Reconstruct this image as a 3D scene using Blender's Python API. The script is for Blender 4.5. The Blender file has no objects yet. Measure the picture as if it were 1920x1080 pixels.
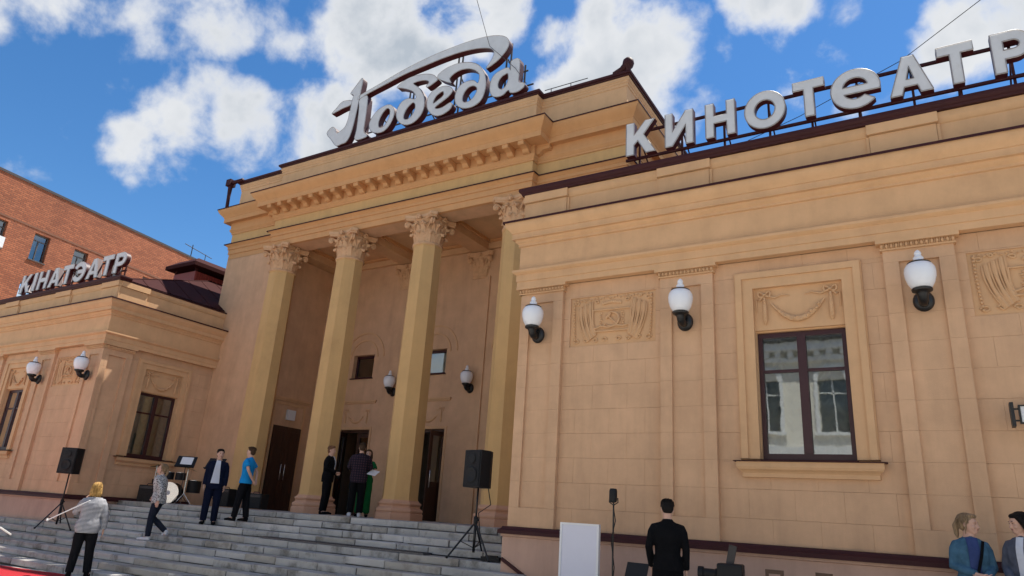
import bpy, bmesh, math, random
from mathutils import Vector, Matrix
random.seed(7)
SC = bpy.context.scene
COL = SC.collection
R = math.radians

# ------------------------------------------------------------------ camera
# eye of the photographer is the origin; x runs along the facade, y goes into the building, z up
cam_d = bpy.data.cameras.new('camera')
cam = bpy.data.objects.new('camera', cam_d); COL.objects.link(cam)
cam_d.sensor_width = 36.0
cam_d.lens = 1303.35 / 1920 * 36.0
cam_d.clip_start = 0.05
cam_d.clip_end = 3000
rx, dn, fw = (0.855267, 0.51416, 0.064483), (-0.111547, 0.3042, -0.946055), (-0.506039, 0.801936, 0.317526)
cam.matrix_world = Matrix(((rx[0], -dn[0], -fw[0], 0), (rx[1], -dn[1], -fw[1], 0), (rx[2], -dn[2], -fw[2], 0), (0, 0, 0, 1)))
SC.camera = cam

# ------------------------------------------------------------------ light
SUN = Vector((0.20, 0.405, 1.0)).normalized()
EL = math.asin(SUN.z); AZ = math.atan2(SUN.x, SUN.y)      # azimuth clockwise from +y
world = bpy.data.worlds.new('World'); SC.world = world; world.use_nodes = True
def world_nodes():
    nt = world.node_tree; nt.nodes.clear(); N = nt.nodes.new; L = nt.links.new
    out = N('ShaderNodeOutputWorld'); bg = N('ShaderNodeBackground'); bg.inputs[1].default_value = 0.10
    sky = N('ShaderNodeTexSky'); sky.sky_type = 'NISHITA'; sky.sun_disc = False
    sky.sun_elevation = EL; sky.sun_rotation = AZ; sky.air_density = 1.0; sky.dust_density = 0.1; sky.ozone_density = 4.5
    geo = N('ShaderNodeTexCoord')
    # clouds lie on a flat layer: direction divided by its height
    sep = N('ShaderNodeSeparateXYZ'); L(geo.outputs['Generated'], sep.inputs[0])
    mx = N('ShaderNodeMath'); mx.operation = 'MAXIMUM'; mx.inputs[1].default_value = 0.06; L(sep.outputs[2], mx.inputs[0])
    ad = N('ShaderNodeMath'); ad.operation = 'ADD'; ad.inputs[1].default_value = 0.12; L(mx.outputs[0], ad.inputs[0])
    dv = N('ShaderNodeVectorMath'); dv.operation = 'DIVIDE'
    cmb = N('ShaderNodeCombineXYZ')
    for i in range(3): L(ad.outputs[0], cmb.inputs[i])
    L(geo.outputs['Generated'], dv.inputs[0]); L(cmb.outputs[0], dv.inputs[1])
    n1 = N('ShaderNodeTexNoise'); n1.inputs['Scale'].default_value = CL_SCALE; n1.inputs['Detail'].default_value = 8; n1.inputs['Roughness'].default_value = 0.55
    n1.inputs['Distortion'].default_value = 0.15
    L(geo.outputs['Generated'], n1.inputs['Vector'])
    # the cumulus banks, those in view and those added outside it: soft round masses at their directions, broken up by the noise
    acc = None
    for (dx, dy, dz, w, s) in CLOUDS:
        dot = N('ShaderNodeVectorMath'); dot.operation = 'DOT_PRODUCT'
        d = Vector((dx, dy, dz)).normalized(); dot.inputs[1].default_value = d
        L(geo.outputs['Generated'], dot.inputs[0])
        mr = N('ShaderNodeMapRange'); mr.interpolation_type = 'SMOOTHSTEP'
        mr.inputs[1].default_value = math.cos(w); mr.inputs[2].default_value = 1.0
        mr.inputs[3].default_value = 0.0; mr.inputs[4].default_value = s
        L(dot.outputs['Value'], mr.inputs[0])
        if acc is None: acc = mr.outputs[0]
        else:
            m = N('ShaderNodeMath'); m.operation = 'MAXIMUM'; L(acc, m.inputs[0]); L(mr.outputs[0], m.inputs[1]); acc = m.outputs[0]
    nz = N('ShaderNodeMath'); nz.operation = 'MULTIPLY_ADD'; nz.inputs[1].default_value = 1.1; nz.inputs[2].default_value = -0.55; L(n1.outputs['Fac'], nz.inputs[0])
    sm = N('ShaderNodeMath'); sm.operation = 'ADD'; L(nz.outputs[0], sm.inputs[0]); L(acc, sm.inputs[1])
    cov = N('ShaderNodeMapRange'); cov.interpolation_type = 'SMOOTHSTEP'
    cov.inputs[1].default_value = CL_LO; cov.inputs[2].default_value = CL_HI
    L(sm.outputs[0], cov.inputs[0])
    # cloud colour: bright tops, grey-blue hearts
    n2 = N('ShaderNodeTexNoise'); n2.inputs['Scale'].default_value = 9.0; n2.inputs['Detail'].default_value = 3; L(geo.outputs['Generated'], n2.inputs['Vector'])
    sh = N('ShaderNodeMapRange'); sh.inputs[1].default_value = CL_HI - 0.08; sh.inputs[2].default_value = CL_HI + 0.14; L(sm.outputs[0], sh.inputs[0])
    shm = N('ShaderNodeMath'); shm.operation = 'MULTIPLY'; L(sh.outputs[0], shm.inputs[0])
    n2m = N('ShaderNodeMapRange'); n2m.inputs[1].default_value = 0.25; n2m.inputs[2].default_value = 0.55; L(n2.outputs['Fac'], n2m.inputs[0]); L(n2m.outputs[0], shm.inputs[1])
    cc = N('ShaderNodeMix'); cc.data_type = 'RGBA'; cc.inputs[6].default_value = (CB[0], CB[1], CB[2], 1); cc.inputs[7].default_value = (CD[0], CD[1], CD[2], 1)
    L(shm.outputs[0], cc.inputs[0])
    mix = N('ShaderNodeMix'); mix.data_type = 'RGBA'
    hs = N('ShaderNodeHueSaturation'); hs.inputs['Saturation'].default_value = 1.22; hs.inputs['Value'].default_value = 0.93; L(sky.outputs[0], hs.inputs['Color'])
    L(cov.outputs[0], mix.inputs[0]); L(hs.outputs[0], mix.inputs[6]); L(cc.outputs[2], mix.inputs[7])
    L(mix.outputs[2], bg.inputs[0]); L(bg.outputs[0], out.inputs[0])
CL_SCALE, CL_LO, CL_HI = 7.5, 0.115, 0.31
CB, CD = (5.1, 5.2, 5.35), (2.9, 3.25, 3.7)
CLOUDS = [(-0.812, 0.423, 0.402, 0.077, 0.24), (-0.774, 0.457, 0.438, 0.102, 0.28), (-0.737, 0.499, 0.456, 0.119, 0.3), (-0.693, 0.548, 0.467, 0.117, 0.3), (-0.651, 0.569, 0.501, 0.083, 0.26), (-0.693, 0.415, 0.59, 0.09, 0.26), (-0.643, 0.473, 0.602, 0.107, 0.28), (-0.588, 0.532, 0.609, 0.124, 0.31), (-0.522, 0.583, 0.622, 0.125, 0.31), (-0.462, 0.619, 0.635, 0.097, 0.29), (-0.563, 0.583, 0.585, 0.068, 0.25), (-0.382, 0.702, 0.601, 0.088, 0.28), (-0.321, 0.723, 0.612, 0.112, 0.32), (-0.267, 0.749, 0.607, 0.111, 0.32), (-0.263, 0.78, 0.567, 0.097, 0.3), (-0.194, 0.778, 0.598, 0.047, 0.22), (-0.133, 0.755, 0.642, 0.082, 0.28), (0.069, 0.822, 0.566, 0.075, 0.26), (-0.82, 0.252, 0.513, 0.081, 0.3), (0.115, 0.811, 0.574, 0.056, 0.26), (-0.465, -0.451, 0.762, 0.385, 0.32), (0.607, -0.232, 0.76, 0.407, 0.32), (0.815, 0.15, 0.56, 0.41, 0.32), (-0.285, -0.385, 0.878, 0.269, 0.32), (-0.741, -0.208, 0.639, 0.252, 0.32), (0.541, -0.316, 0.779, 0.277, 0.32), (0.274, -0.906, 0.321, 0.355, 0.32), (0.682, 0.697, 0.221, 0.398, 0.32), (0.512, -0.058, 0.857, 0.299, 0.32), (0.766, -0.192, 0.614, 0.365, 0.32), (0.118, 0.404, 0.907, 0.367, 0.32), (0.478, -0.103, 0.872, 0.301, 0.32), (0.588, 0.764, 0.268, 0.301, 0.32), (-0.779, -0.587, 0.222, 0.365, 0.32), (0.341, -0.747, 0.571, 0.304, 0.32)]  # the wide banks at the end are unseen, added to brighten the facade
world_nodes()
sd = bpy.data.lights.new('sun', 'SUN'); sd.energy = 5.0; sd.angle = R(0.55); sd.color = (1.0, 0.95, 0.86)
sun = bpy.data.objects.new('sun', sd); COL.objects.link(sun)
sun.rotation_euler = SUN.to_track_quat('Z', 'Y').to_euler(); sun.location = (20, 0, 60)
SC.view_settings.view_transform = 'Standard'; SC.view_settings.look = 'None'; SC.view_settings.gamma = 1.0
SC.view_settings.use_curve_mapping = False
SC.view_settings.exposure = 0.72

# ------------------------------------------------------------------ materials
MATS = {}
def mat(name, col, rough=0.8, vary=0.0, scale=1.2, bump=0.0, bscale=60, metal=0.0, spec=0.35, dirt=None, dirt_scale=0.8, dirt_lo=0.55, dirt_hi=0.8, coord='world', stretch=None, streak=None):
    if name in MATS: return MATS[name]
    m = bpy.data.materials.new(name); m.use_nodes = True; nt = m.node_tree; N = nt.nodes.new; L = nt.links.new
    b = nt.nodes['Principled BSDF']; b.inputs['Roughness'].default_value = rough; b.inputs['Metallic'].default_value = metal
    b.inputs['Specular IOR Level'].default_value = spec
    b.inputs['Base Color'].default_value = (*col, 1)
    if coord == 'world':
        g = N('ShaderNodeNewGeometry'); vec = g.outputs['Position']
    else:
        g = N('ShaderNodeTexCoord'); vec = g.outputs['Object']
    if stretch:
        mp = N('ShaderNodeMapping'); mp.inputs['Scale'].default_value = stretch; L(vec, mp.inputs[0]); vec = mp.outputs[0]
    cur = None
    if vary > 0:
        n = N('ShaderNodeTexNoise'); n.inputs['Scale'].default_value = scale; n.inputs['Detail'].default_value = 8; n.inputs['Roughness'].default_value = 0.65
        L(vec, n.inputs['Vector'])
        mr = N('ShaderNodeMapRange'); mr.inputs[1].default_value = 0.28; mr.inputs[2].default_value = 0.72; mr.inputs[3].default_value = 1 - vary; mr.inputs[4].default_value = 1 + vary
        L(n.outputs['Fac'], mr.inputs[0])
        mu = N('ShaderNodeMix'); mu.data_type = 'RGBA'; mu.blend_type = 'MULTIPLY'; mu.inputs[0].default_value = 1
        mu.inputs[6].default_value = (*col, 1); L(mr.outputs[0], mu.inputs[7]); cur = mu.outputs[2]
        # MULTIPLY clamps nothing below 1; values above 1 brighten
        L(cur, b.inputs['Base Color'])
    if dirt:
        n = N('ShaderNodeTexNoise'); n.inputs['Scale'].default_value = dirt_scale; n.inputs['Detail'].default_value = 9; n.inputs['Roughness'].default_value = 0.7
        L(vec, n.inputs['Vector'])
        mr = N('ShaderNodeMapRange'); mr.inputs[1].default_value = dirt_lo; mr.inputs[2].default_value = dirt_hi; L(n.outputs['Fac'], mr.inputs[0])
        mu = N('ShaderNodeMix'); mu.data_type = 'RGBA'; mu.inputs[7].default_value = (*dirt, 1)
        L(mr.outputs[0], mu.inputs[0])
        if cur: L(cur, mu.inputs[6])
        else: mu.inputs[6].default_value = (*col, 1)
        L(mu.outputs[2], b.inputs['Base Color'])
    if streak:
        # rain-washed runs: noise drawn out downwards
        mp = N('ShaderNodeMapping'); mp.inputs['Scale'].default_value = (3.1, 3.1, 0.35); L(vec, mp.inputs[0])
        n = N('ShaderNodeTexNoise'); n.inputs['Scale'].default_value = 1.0; n.inputs['Detail'].default_value = 6; n.inputs['Roughness'].default_value = 0.7; L(mp.outputs[0], n.inputs['Vector'])
        mr = N('ShaderNodeMapRange'); mr.inputs[1].default_value = 0.45; mr.inputs[2].default_value = 0.78; mr.inputs[3].default_value = 1.0; mr.inputs[4].default_value = 1 - streak; L(n.outputs['Fac'], mr.inputs[0])
        src = b.inputs['Base Color'].links[0].from_socket
        mu = N('ShaderNodeMix'); mu.data_type = 'RGBA'; mu.blend_type = 'MULTIPLY'; mu.inputs[0].default_value = 1; L(src, mu.inputs[6]); L(mr.outputs[0], mu.inputs[7]); L(mu.outputs[2], b.inputs['Base Color'])
    if bump > 0:
        n = N('ShaderNodeTexNoise'); n.inputs['Scale'].default_value = bscale; n.inputs['Detail'].default_value = 4
        L(vec, n.inputs['Vector'])
        bp = N('ShaderNodeBump'); bp.inputs['Strength'].default_value = bump; bp.inputs['Distance'].default_value = 0.02
        L(n.outputs['Fac'], bp.inputs['Height']); L(bp.outputs[0], b.inputs['Normal'])
    MATS[name] = m; return m
STUCCO = mat('stucco_peach', (0.64, 0.395, 0.232), 0.9, 0.11, 1.7, 0.14, 90, dirt=(0.53, 0.32, 0.185), dirt_scale=0.55, dirt_lo=0.5, dirt_hi=0.85, streak=0.15)
TRIM = mat('stucco_trim', (0.65, 0.395, 0.21), 0.88, 0.09, 2.0, 0.08, 80, dirt=(0.51, 0.30, 0.165), dirt_scale=1.3, dirt_lo=0.56, dirt_hi=0.9, streak=0.09)
OCHRE = mat('stucco_ochre', (0.63, 0.39, 0.165), 0.9, 0.06, 1.4, 0.08, 80, dirt=(0.51, 0.31, 0.13), dirt_scale=0.9, dirt_lo=0.52, dirt_hi=0.85, streak=0.12)
CORN = mat('stucco_cornice', (0.63, 0.335, 0.145), 0.88, 0.05, 1.5, 0.06, 80, dirt=(0.50, 0.26, 0.11), dirt_scale=1.0, dirt_lo=0.54, dirt_hi=0.9, streak=0.09)  # deeper orange, with some warm roof bounce put into the colour
TERRA = mat('stucco_terracotta', (0.60, 0.335, 0.21), 0.88, 0.07, 2.0, 0.08, 70, dirt=(0.46, 0.25, 0.15), dirt_scale=2, dirt_lo=0.52, dirt_hi=0.8)
PLINTH = mat('plinth_pink', (0.56, 0.355, 0.26), 0.85, 0.06, 1.2, 0.1, 70, dirt=(0.42, 0.27, 0.2), dirt_scale=0.9, dirt_lo=0.5, dirt_hi=0.85, streak=0.15)
JOINT = mat('joint_backing', (0.52, 0.31, 0.175), 0.95)
MAROON = mat('maroon_metal', (0.045, 0.010, 0.011), 0.6, 0.15, 3.0, 0, metal=0.0, spec=0.25)
ROOFM = mat('maroon_roofing', (0.045, 0.012, 0.011), 0.8, 0.12, 2.0, 0, spec=0.1)
FRAME = mat('window_maroon', (0.042, 0.009, 0.011), 0.45, 0.1, 6, 0, spec=0.5)
WOOD = mat('dark_brown_door', (0.055, 0.022, 0.012), 0.45, 0.3, 3, 0.1, 30, spec=0.5, stretch=(6, 6, 0.6))
BLACK = mat('black_iron', (0.006, 0.006, 0.007), 0.42, 0.2, 8, 0, spec=0.5)
BLACKP = mat('black_plastic', (0.006, 0.006, 0.007), 0.6, 0.15, 10, 0.1, 200)
GRILLE = mat('speaker_grille', (0.005, 0.005, 0.006), 0.5, 0.3, 160, 0.4, 500)
WHITE = mat('white_enamel', (0.74, 0.74, 0.74), 0.4, 0.04, 4)
SIGNW = mat('sign_white', (0.60, 0.61, 0.62), 0.75, 0.08, 2.5, dirt=(0.48, 0.47, 0.46), dirt_scale=3.2, dirt_lo=0.55, dirt_hi=0.9)
SIGNR = mat('sign_return_red', (0.055, 0.009, 0.011), 0.5, 0.15, 3)
STEEL = mat('dark_steel', (0.05, 0.045, 0.045), 0.5, 0.2, 5, metal=0.3)
CHROME = mat('chrome', (0.6, 0.6, 0.62), 0.2, 0, metal=1.0)
GLOBE = mat('opal_glass', (0.80, 0.82, 0.86), 0.22, 0.03, 5, spec=0.5)
STONE = mat('step_stone', (0.38, 0.365, 0.34), 0.8, 0.2, 1.6, 0.3, 40, dirt=(0.10, 0.088, 0.068), dirt_scale=2.2, dirt_lo=0.49, dirt_hi=0.70)
STONE2 = mat('step_stone_pale', (0.46, 0.44, 0.41), 0.8, 0.14, 1.9, 0.25, 40, dirt=(0.12, 0.10, 0.08), dirt_scale=2.3, dirt_lo=0.55, dirt_hi=0.76)
STONE3 = mat('step_stone_warm', (0.38, 0.35, 0.305), 0.8, 0.18, 1.4, 0.25, 40, dirt=(0.13, 0.11, 0.085), dirt_scale=1.7, dirt_lo=0.50, dirt_hi=0.72)
DARKJ = mat('step_core', (0.06, 0.055, 0.05), 0.95)
PAVE = mat('pavement', (0.42, 0.395, 0.355), 0.85, 0.15, 0.7, 0.2, 25)
PLASTER = mat('interior_plaster', (0.32, 0.27, 0.22), 0.9, 0.05)
CARPET = mat('red_carpet', (0.36, 0.012, 0.02), 0.95, 0.12, 6, 0.4, 300)
SKIN = mat('skin', (0.56, 0.335, 0.245), 0.55, 0.06, 14, coord='obj')

def glass_mat():
    m = bpy.data.materials.new('window_glass'); m.use_nodes = True; nt = m.node_tree; nt.nodes.clear(); N = nt.nodes.new; L = nt.links.new
    o = N('ShaderNodeOutputMaterial'); t = N('ShaderNodeBsdfTransparent'); t.inputs[0].default_value = (0.72, 0.78, 0.76, 1)
    g = N('ShaderNodeBsdfGlossy'); g.inputs['Roughness'].default_value = 0.015; g.inputs[0].default_value = (0.92, 0.97, 0.96, 1)
    f = N('ShaderNodeFresnel'); f.inputs[0].default_value = 2.9
    mx = N('ShaderNodeMixShader'); L(f.outputs[0], mx.inputs[0]); L(t.outputs[0], mx.inputs[1]); L(g.outputs[0], mx.inputs[2]); L(mx.outputs[0], o.inputs[0])
    # old panes are never quite flat
    n = N('ShaderNodeTexNoise'); n.inputs['Scale'].default_value = 2.2; gg = N('ShaderNodeNewGeometry'); L(gg.outputs['Position'], n.inputs['Vector'])
    b = N('ShaderNodeBump'); b.inputs['Strength'].default_value = 0.02; b.inputs['Distance'].default_value = 0.03; L(n.outputs['Fac'], b.inputs['Height']); L(b.outputs[0], g.inputs['Normal'])
    return m
GLASS = glass_mat()
def curtain_mat():
    m = bpy.data.materials.new('sheer_curtain'); m.use_nodes = True; nt = m.node_tree; nt.nodes.clear(); N = nt.nodes.new; L = nt.links.new
    o = N('ShaderNodeOutputMaterial'); d = N('ShaderNodeBsdfDiffuse'); d.inputs[0].default_value = (0.78, 0.78, 0.74, 1)
    t = N('ShaderNodeBsdfTransparent'); mx = N('ShaderNodeMixShader'); mx.inputs[0].default_value = 0.72
    L(t.outputs[0], mx.inputs[1]); L(d.outputs[0], mx.inputs[2]); L(mx.outputs[0], o.inputs[0]); return m
CURTAIN = curtain_mat()
def brick_mat():
    m = bpy.data.materials.new('orange_brick'); m.use_nodes = True; nt = m.node_tree; N = nt.nodes.new; L = nt.links.new
    b = nt.nodes['Principled BSDF']; b.inputs['Roughness'].default_value = 0.85
    tc = N('ShaderNodeTexCoord'); mp = N('ShaderNodeMapping'); mp.inputs['Rotation'].default_value = (R(90), 0, R(90)); L(tc.outputs['Object'], mp.inputs[0])
    br = N('ShaderNodeTexBrick'); br.inputs['Scale'].default_value = 1.0; br.inputs['Brick Width'].default_value = 0.36; br.inputs['Row Height'].default_value = 0.125; br.inputs['Mortar Size'].default_value = 0.016
    br.inputs['Color1'].default_value = (0.27, 0.075, 0.03, 1); br.inputs['Color2'].default_value = (0.40, 0.125, 0.052, 1); br.inputs['Mortar'].default_value = (0.17, 0.065, 0.035, 1); br.inputs['Bias'].default_value = -0.1
    uv = N('ShaderNodeSeparateXYZ'); cb = N('ShaderNodeCombineXYZ'); L(tc.outputs['Object'], uv.inputs[0]); L(uv.outputs[0], cb.inputs[0]); L(uv.outputs[2], cb.inputs[1])
    L(cb.outputs[0], br.inputs['Vector'])
    n = N('ShaderNodeTexNoise'); n.inputs['Scale'].default_value = 0.35; n.inputs['Detail'].default_value = 8; L(tc.outputs['Object'], n.inputs['Vector'])
    mr = N('ShaderNodeMapRange'); mr.inputs[1].default_value = 0.3; mr.inputs[2].default_value = 0.7; mr.inputs[3].default_value = 0.84; mr.inputs[4].default_value = 1.14; L(n.outputs['Fac'], mr.inputs[0])
    mu = N('ShaderNodeMix'); mu.data_type = 'RGBA'; mu.blend_type = 'MULTIPLY'; mu.inputs[0].default_value = 1; L(br.outputs['Color'], mu.inputs[6]); L(mr.outputs[0], mu.inputs[7]); L(mu.outputs[2], b.inputs['Base Color'])
    bp = N('ShaderNodeBump'); bp.inputs['Strength'].default_value = 0.6; bp.inputs['Distance'].default_value = 0.03; L(br.outputs['Fac'], bp.inputs['Height']); bp.invert = True; L(bp.outputs[0], b.inputs['Normal'])
    return m
BRICK = brick_mat()

# ------------------------------------------------------------------ helpers
def tag(o, label=None, cat=None, group=None, kind=None):
    if label: o['label'] = label
    if cat: o['category'] = cat
    if group: o['group'] = group
    if kind: o['kind'] = kind
    return o
def empty(name, loc, rz=0.0, label=None, cat=None, group=None):
    o = bpy.data.objects.new(name, None); COL.objects.link(o); o.empty_display_size = 0.3
    o.location = loc; o.rotation_euler = (0, 0, rz)
    return tag(o, label, cat, group)
def basis(o): return Matrix.LocRotScale(o.location, o.rotation_euler, None)
def worldm(o):
    m = basis(o)
    if o.parent: m = worldm(o.parent) @ o.matrix_parent_inverse @ m
    return m
def attach(o, parent, local=False):
    """parent o; its vertices stay in world space unless local"""
    if parent is not None:
        o.parent = parent
        if not local: o.matrix_parent_inverse = worldm(parent).inverted()
    return o

class MB:
    def __init__(s): s.v = []; s.f = []
    def add(s, vs, fs):
        k = len(s.v); s.v += [tuple(p) for p in vs]; s.f += [tuple(i + k for i in f) for f in fs]; return s
    def box(s, x0, x1, y0, y1, z0, z1, T=None):
        vs = [(x0, y0, z0), (x1, y0, z0), (x1, y1, z0), (x0, y1, z0), (x0, y0, z1), (x1, y0, z1), (x1, y1, z1), (x0, y1, z1)]
        if T: vs = [T(*p) for p in vs]
        return s.add(vs, [(0, 3, 2, 1), (4, 5, 6, 7), (0, 1, 5, 4), (1, 2, 6, 5), (2, 3, 7, 6), (3, 0, 4, 7)])
    def obox(s, c, size, rot=(0, 0, 0)):
        from mathutils import Euler
        m = Euler(rot).to_matrix(); hx, hy, hz = [a / 2 for a in size]; c = Vector(c)
        vs = [c + m @ Vector((a * hx, b * hy, d * hz)) for d in (-1, 1) for a, b in ((-1, -1), (1, -1), (1, 1), (-1, 1))]
        return s.add(vs, [(0, 3, 2, 1), (4, 5, 6, 7), (0, 1, 5, 4), (1, 2, 6, 5), (2, 3, 7, 6), (3, 0, 4, 7)])
    def prism(s, poly, a0, a1, T):
        """poly of (p,q); T(p,q,a) -> point"""
        n = len(poly); vs = [T(p, q, a0) for p, q in poly] + [T(p, q, a1) for p, q in poly]
        fs = [tuple(range(n))[::-1], tuple(range(n, 2 * n))] + [(i, (i + 1) % n, n + (i + 1) % n, n + i) for i in range(n)]
        return s.add(vs, fs)
    def lathe(s, prof, n=24, c=(0, 0, 0), ax=None, phase=0.0):
        vs = []; fs = []; m = len(prof)
        for i in range(n):
            a = 2 * math.pi * i / n + phase
            for r, z in prof:
                p = Vector((r * math.cos(a), r * math.sin(a), z))
                if ax is not None: p = ax @ p
                vs.append((p[0] + c[0], p[1] + c[1], p[2] + c[2]))
        for i in range(n):
            j = (i + 1) % n
            for k in range(m - 1): fs.append((i * m + k, j * m + k, j * m + k + 1, i * m + k + 1))
        fs.append(tuple(i * m for i in range(n))[::-1]); fs.append(tuple(i * m + m - 1 for i in range(n)))
        return s.add(vs, fs)
    def tube(s, pts, rad, n=8, flat=None):
        pts = [Vector(p) for p in pts]
        if not isinstance(rad, (list, tuple)): rad = [rad] * len(pts)
        t0 = (pts[1] - pts[0]).normalized(); up = Vector((0, 0, 1)) if abs(t0.z) < 0.9 else Vector((1, 0, 0))
        if flat is not None: up = Vector(flat)
        vs = []; fs = []
        for i, p in enumerate(pts):
            t = (pts[min(i + 1, len(pts) - 1)] - pts[max(i - 1, 0)]).normalized()
            a = t.cross(up)
            if a.length < 1e-4: a = t.cross(Vector((0, 1, 0)))
            a.normalize(); b = a.cross(t).normalized(); up = b if flat is None else up
            r = rad[i]; ra, rb = (r if isinstance(r, (tuple, list)) else (r, r))
            for k in range(n):
                w = 2 * math.pi * k / n; vs.append(p + a * (ra * math.cos(w)) + b * (rb * math.sin(w)))
        for i in range(len(pts) - 1):
            for k in range(n):
                l = (k + 1) % n; fs.append((i * n + k, i * n + l, (i + 1) * n + l, (i + 1) * n + k))
        fs.append(tuple(range(n))[::-1]); fs.append(tuple(range((len(pts) - 1) * n, len(pts) * n)))
        return s.add(vs, fs)
    def ball(s, c, r, n=12, m=8, rot=None):
        if not isinstance(r, (tuple, list)): r = (r, r, r)
        vs = [Vector((0, 0, -r[2]))]; fs = []
        for j in range(1, m):
            t = math.pi * j / m - math.pi / 2
            for i in range(n):
                a = 2 * math.pi * i / n; vs.append(Vector((r[0] * math.cos(t) * math.cos(a), r[1] * math.cos(t) * math.sin(a), r[2] * math.sin(t))))
        vs.append(Vector((0, 0, r[2])))
        for i in range(n):
            l = (i + 1) % n; fs.append((0, 1 + l, 1 + i)); b = 1 + (m - 2) * n; fs.append((b + i, b + l, len(vs) - 1))
            for j in range(m - 2): fs.append((1 + j * n + i, 1 + j * n + l, 1 + (j + 1) * n + l, 1 + (j + 1) * n + i))
        if rot is not None: vs = [rot @ v for v in vs]
        return s.add([(v[0] + c[0], v[1] + c[1], v[2] + c[2]) for v in vs], fs)
    def sweep(s, path, prof, T=None, closed_prof=True):
        """path: plan points; outward = right of travel; prof: (out, z)"""
        n = len(path); P = [Vector(p) for p in path]; rings = []
        for i in range(n):
            if i == 0: d = (P[1] - P[0]).normalized(); nn = Vector((d.y, -d.x)); k = 1.0
            elif i == n - 1: d = (P[-1] - P[-2]).normalized(); nn = Vector((d.y, -d.x)); k = 1.0
            else:
                d1 = (P[i] - P[i - 1]).normalized(); d2 = (P[i + 1] - P[i]).normalized()
                n1 = Vector((d1.y, -d1.x)); n2 = Vector((d2.y, -d2.x)); nn = (n1 + n2)
                nn = nn / (1 + n1.dot(n2)); k = 1.0
            rings.append([(P[i].x + nn.x * o, P[i].y + nn.y * o, z) for o, z in prof])
        m = len(prof); vs = [p for r in rings for p in r]
        if T: vs = [T(*p) for p in vs]
        fs = []
        for i in range(n - 1):
            for j in range(m if closed_prof else m - 1):
                l = (j + 1) % m; fs.append((i * m + j, i * m + l, (i + 1) * m + l, (i + 1) * m + j))
        if closed_prof: fs.append(tuple(range(m))); fs.append(tuple(range((n - 1) * m, n * m)))
        return s.add(vs, fs)
    def mesh(s, name, smooth=False, recalc=True, angle=None):
        me = bpy.data.meshes.new(name); me.from_pydata(s.v, [], s.f)
        if recalc:
            bm = bmesh.new(); bm.from_mesh(me); bmesh.ops.recalc_face_normals(bm, faces=bm.faces); bm.to_mesh(me); bm.free()
        if smooth or angle is not None:
            me.polygons.foreach_set('use_smooth', [True] * len(me.polygons))
            if angle is not None: me.set_sharp_from_angle(angle=R(angle))
        me.update(); return me
    def build(s, name, m, parent=None, smooth=False, local=False, angle=None, label=None, cat=None, group=None, kind=None, recalc=True):
        me = s.mesh(name, smooth, recalc, angle); o = bpy.data.objects.new(name, me); COL.objects.link(o)
        if m: me.materials.append(m)
        attach(o, parent, local); return tag(o, label, cat, group, kind)

BOXC = {}
def bevel_box(sx, sy, sz, bev, m):
    key = (round(sx, 3), round(sy, 3), round(sz, 3), bev, m.name)
    if key in BOXC: return BOXC[key]
    bm = bmesh.new(); bmesh.ops.create_cube(bm, size=1.0)
    for v in bm.verts: v.co = Vector((v.co.x * key[0], v.co.y * key[1], v.co.z * key[2]))
    if bev: bmesh.ops.bevel(bm, geom=list(bm.edges), offset=bev, segments=1, affect='EDGES')
    me = bpy.data.meshes.new('block'); bm.to_mesh(me); bm.free(); me.materials.append(m); BOXC[key] = me; return me
def piece(name, x0, x1, y0, y1, z0, z1, m, parent, bev=0.004, rot=None):
    """one block shared by size; placed by location"""
    x0, x1 = min(x0, x1), max(x0, x1); y0, y1 = min(y0, y1), max(y0, y1)
    if min(x1 - x0, y1 - y0, z1 - z0) < 0.012: return None
    bev = min(bev, 0.25 * min(x1 - x0, y1 - y0, z1 - z0))
    o = bpy.data.objects.new(name, bevel_box(x1 - x0, y1 - y0, z1 - z0, bev, m)); COL.objects.link(o)
    o.location = ((x0 + x1) / 2, (y0 + y1) / 2, (z0 + z1) / 2)
    if rot: o.rotation_euler = rot
    return attach(o, parent)
def copy_tree(o, parent=None):
    c = o.copy(); COL.objects.link(c)
    if parent is not None: c.parent = parent; c.matrix_parent_inverse = o.matrix_parent_inverse.copy()
    for ch in list(o.children): copy_tree(ch, c)
    return c

# ================================================================== the setting
def gz(x, y=0): return -1.25 + 0.0206 * max(-40.0, min(25.0, x))
gm = MB()
xs = [-900, -300, -40, -30, -20, -10, 0, 10, 25, 300, 900]
for i in range(len(xs) - 1):
    a, b = xs[i], xs[i + 1]
    gm.add([(a, -900, gz(a)), (b, -900, gz(b)), (b, 900, gz(b)), (a, 900, gz(a))], [(0, 1, 2, 3)])
gm.build('ground', PAVE, kind='structure')
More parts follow.
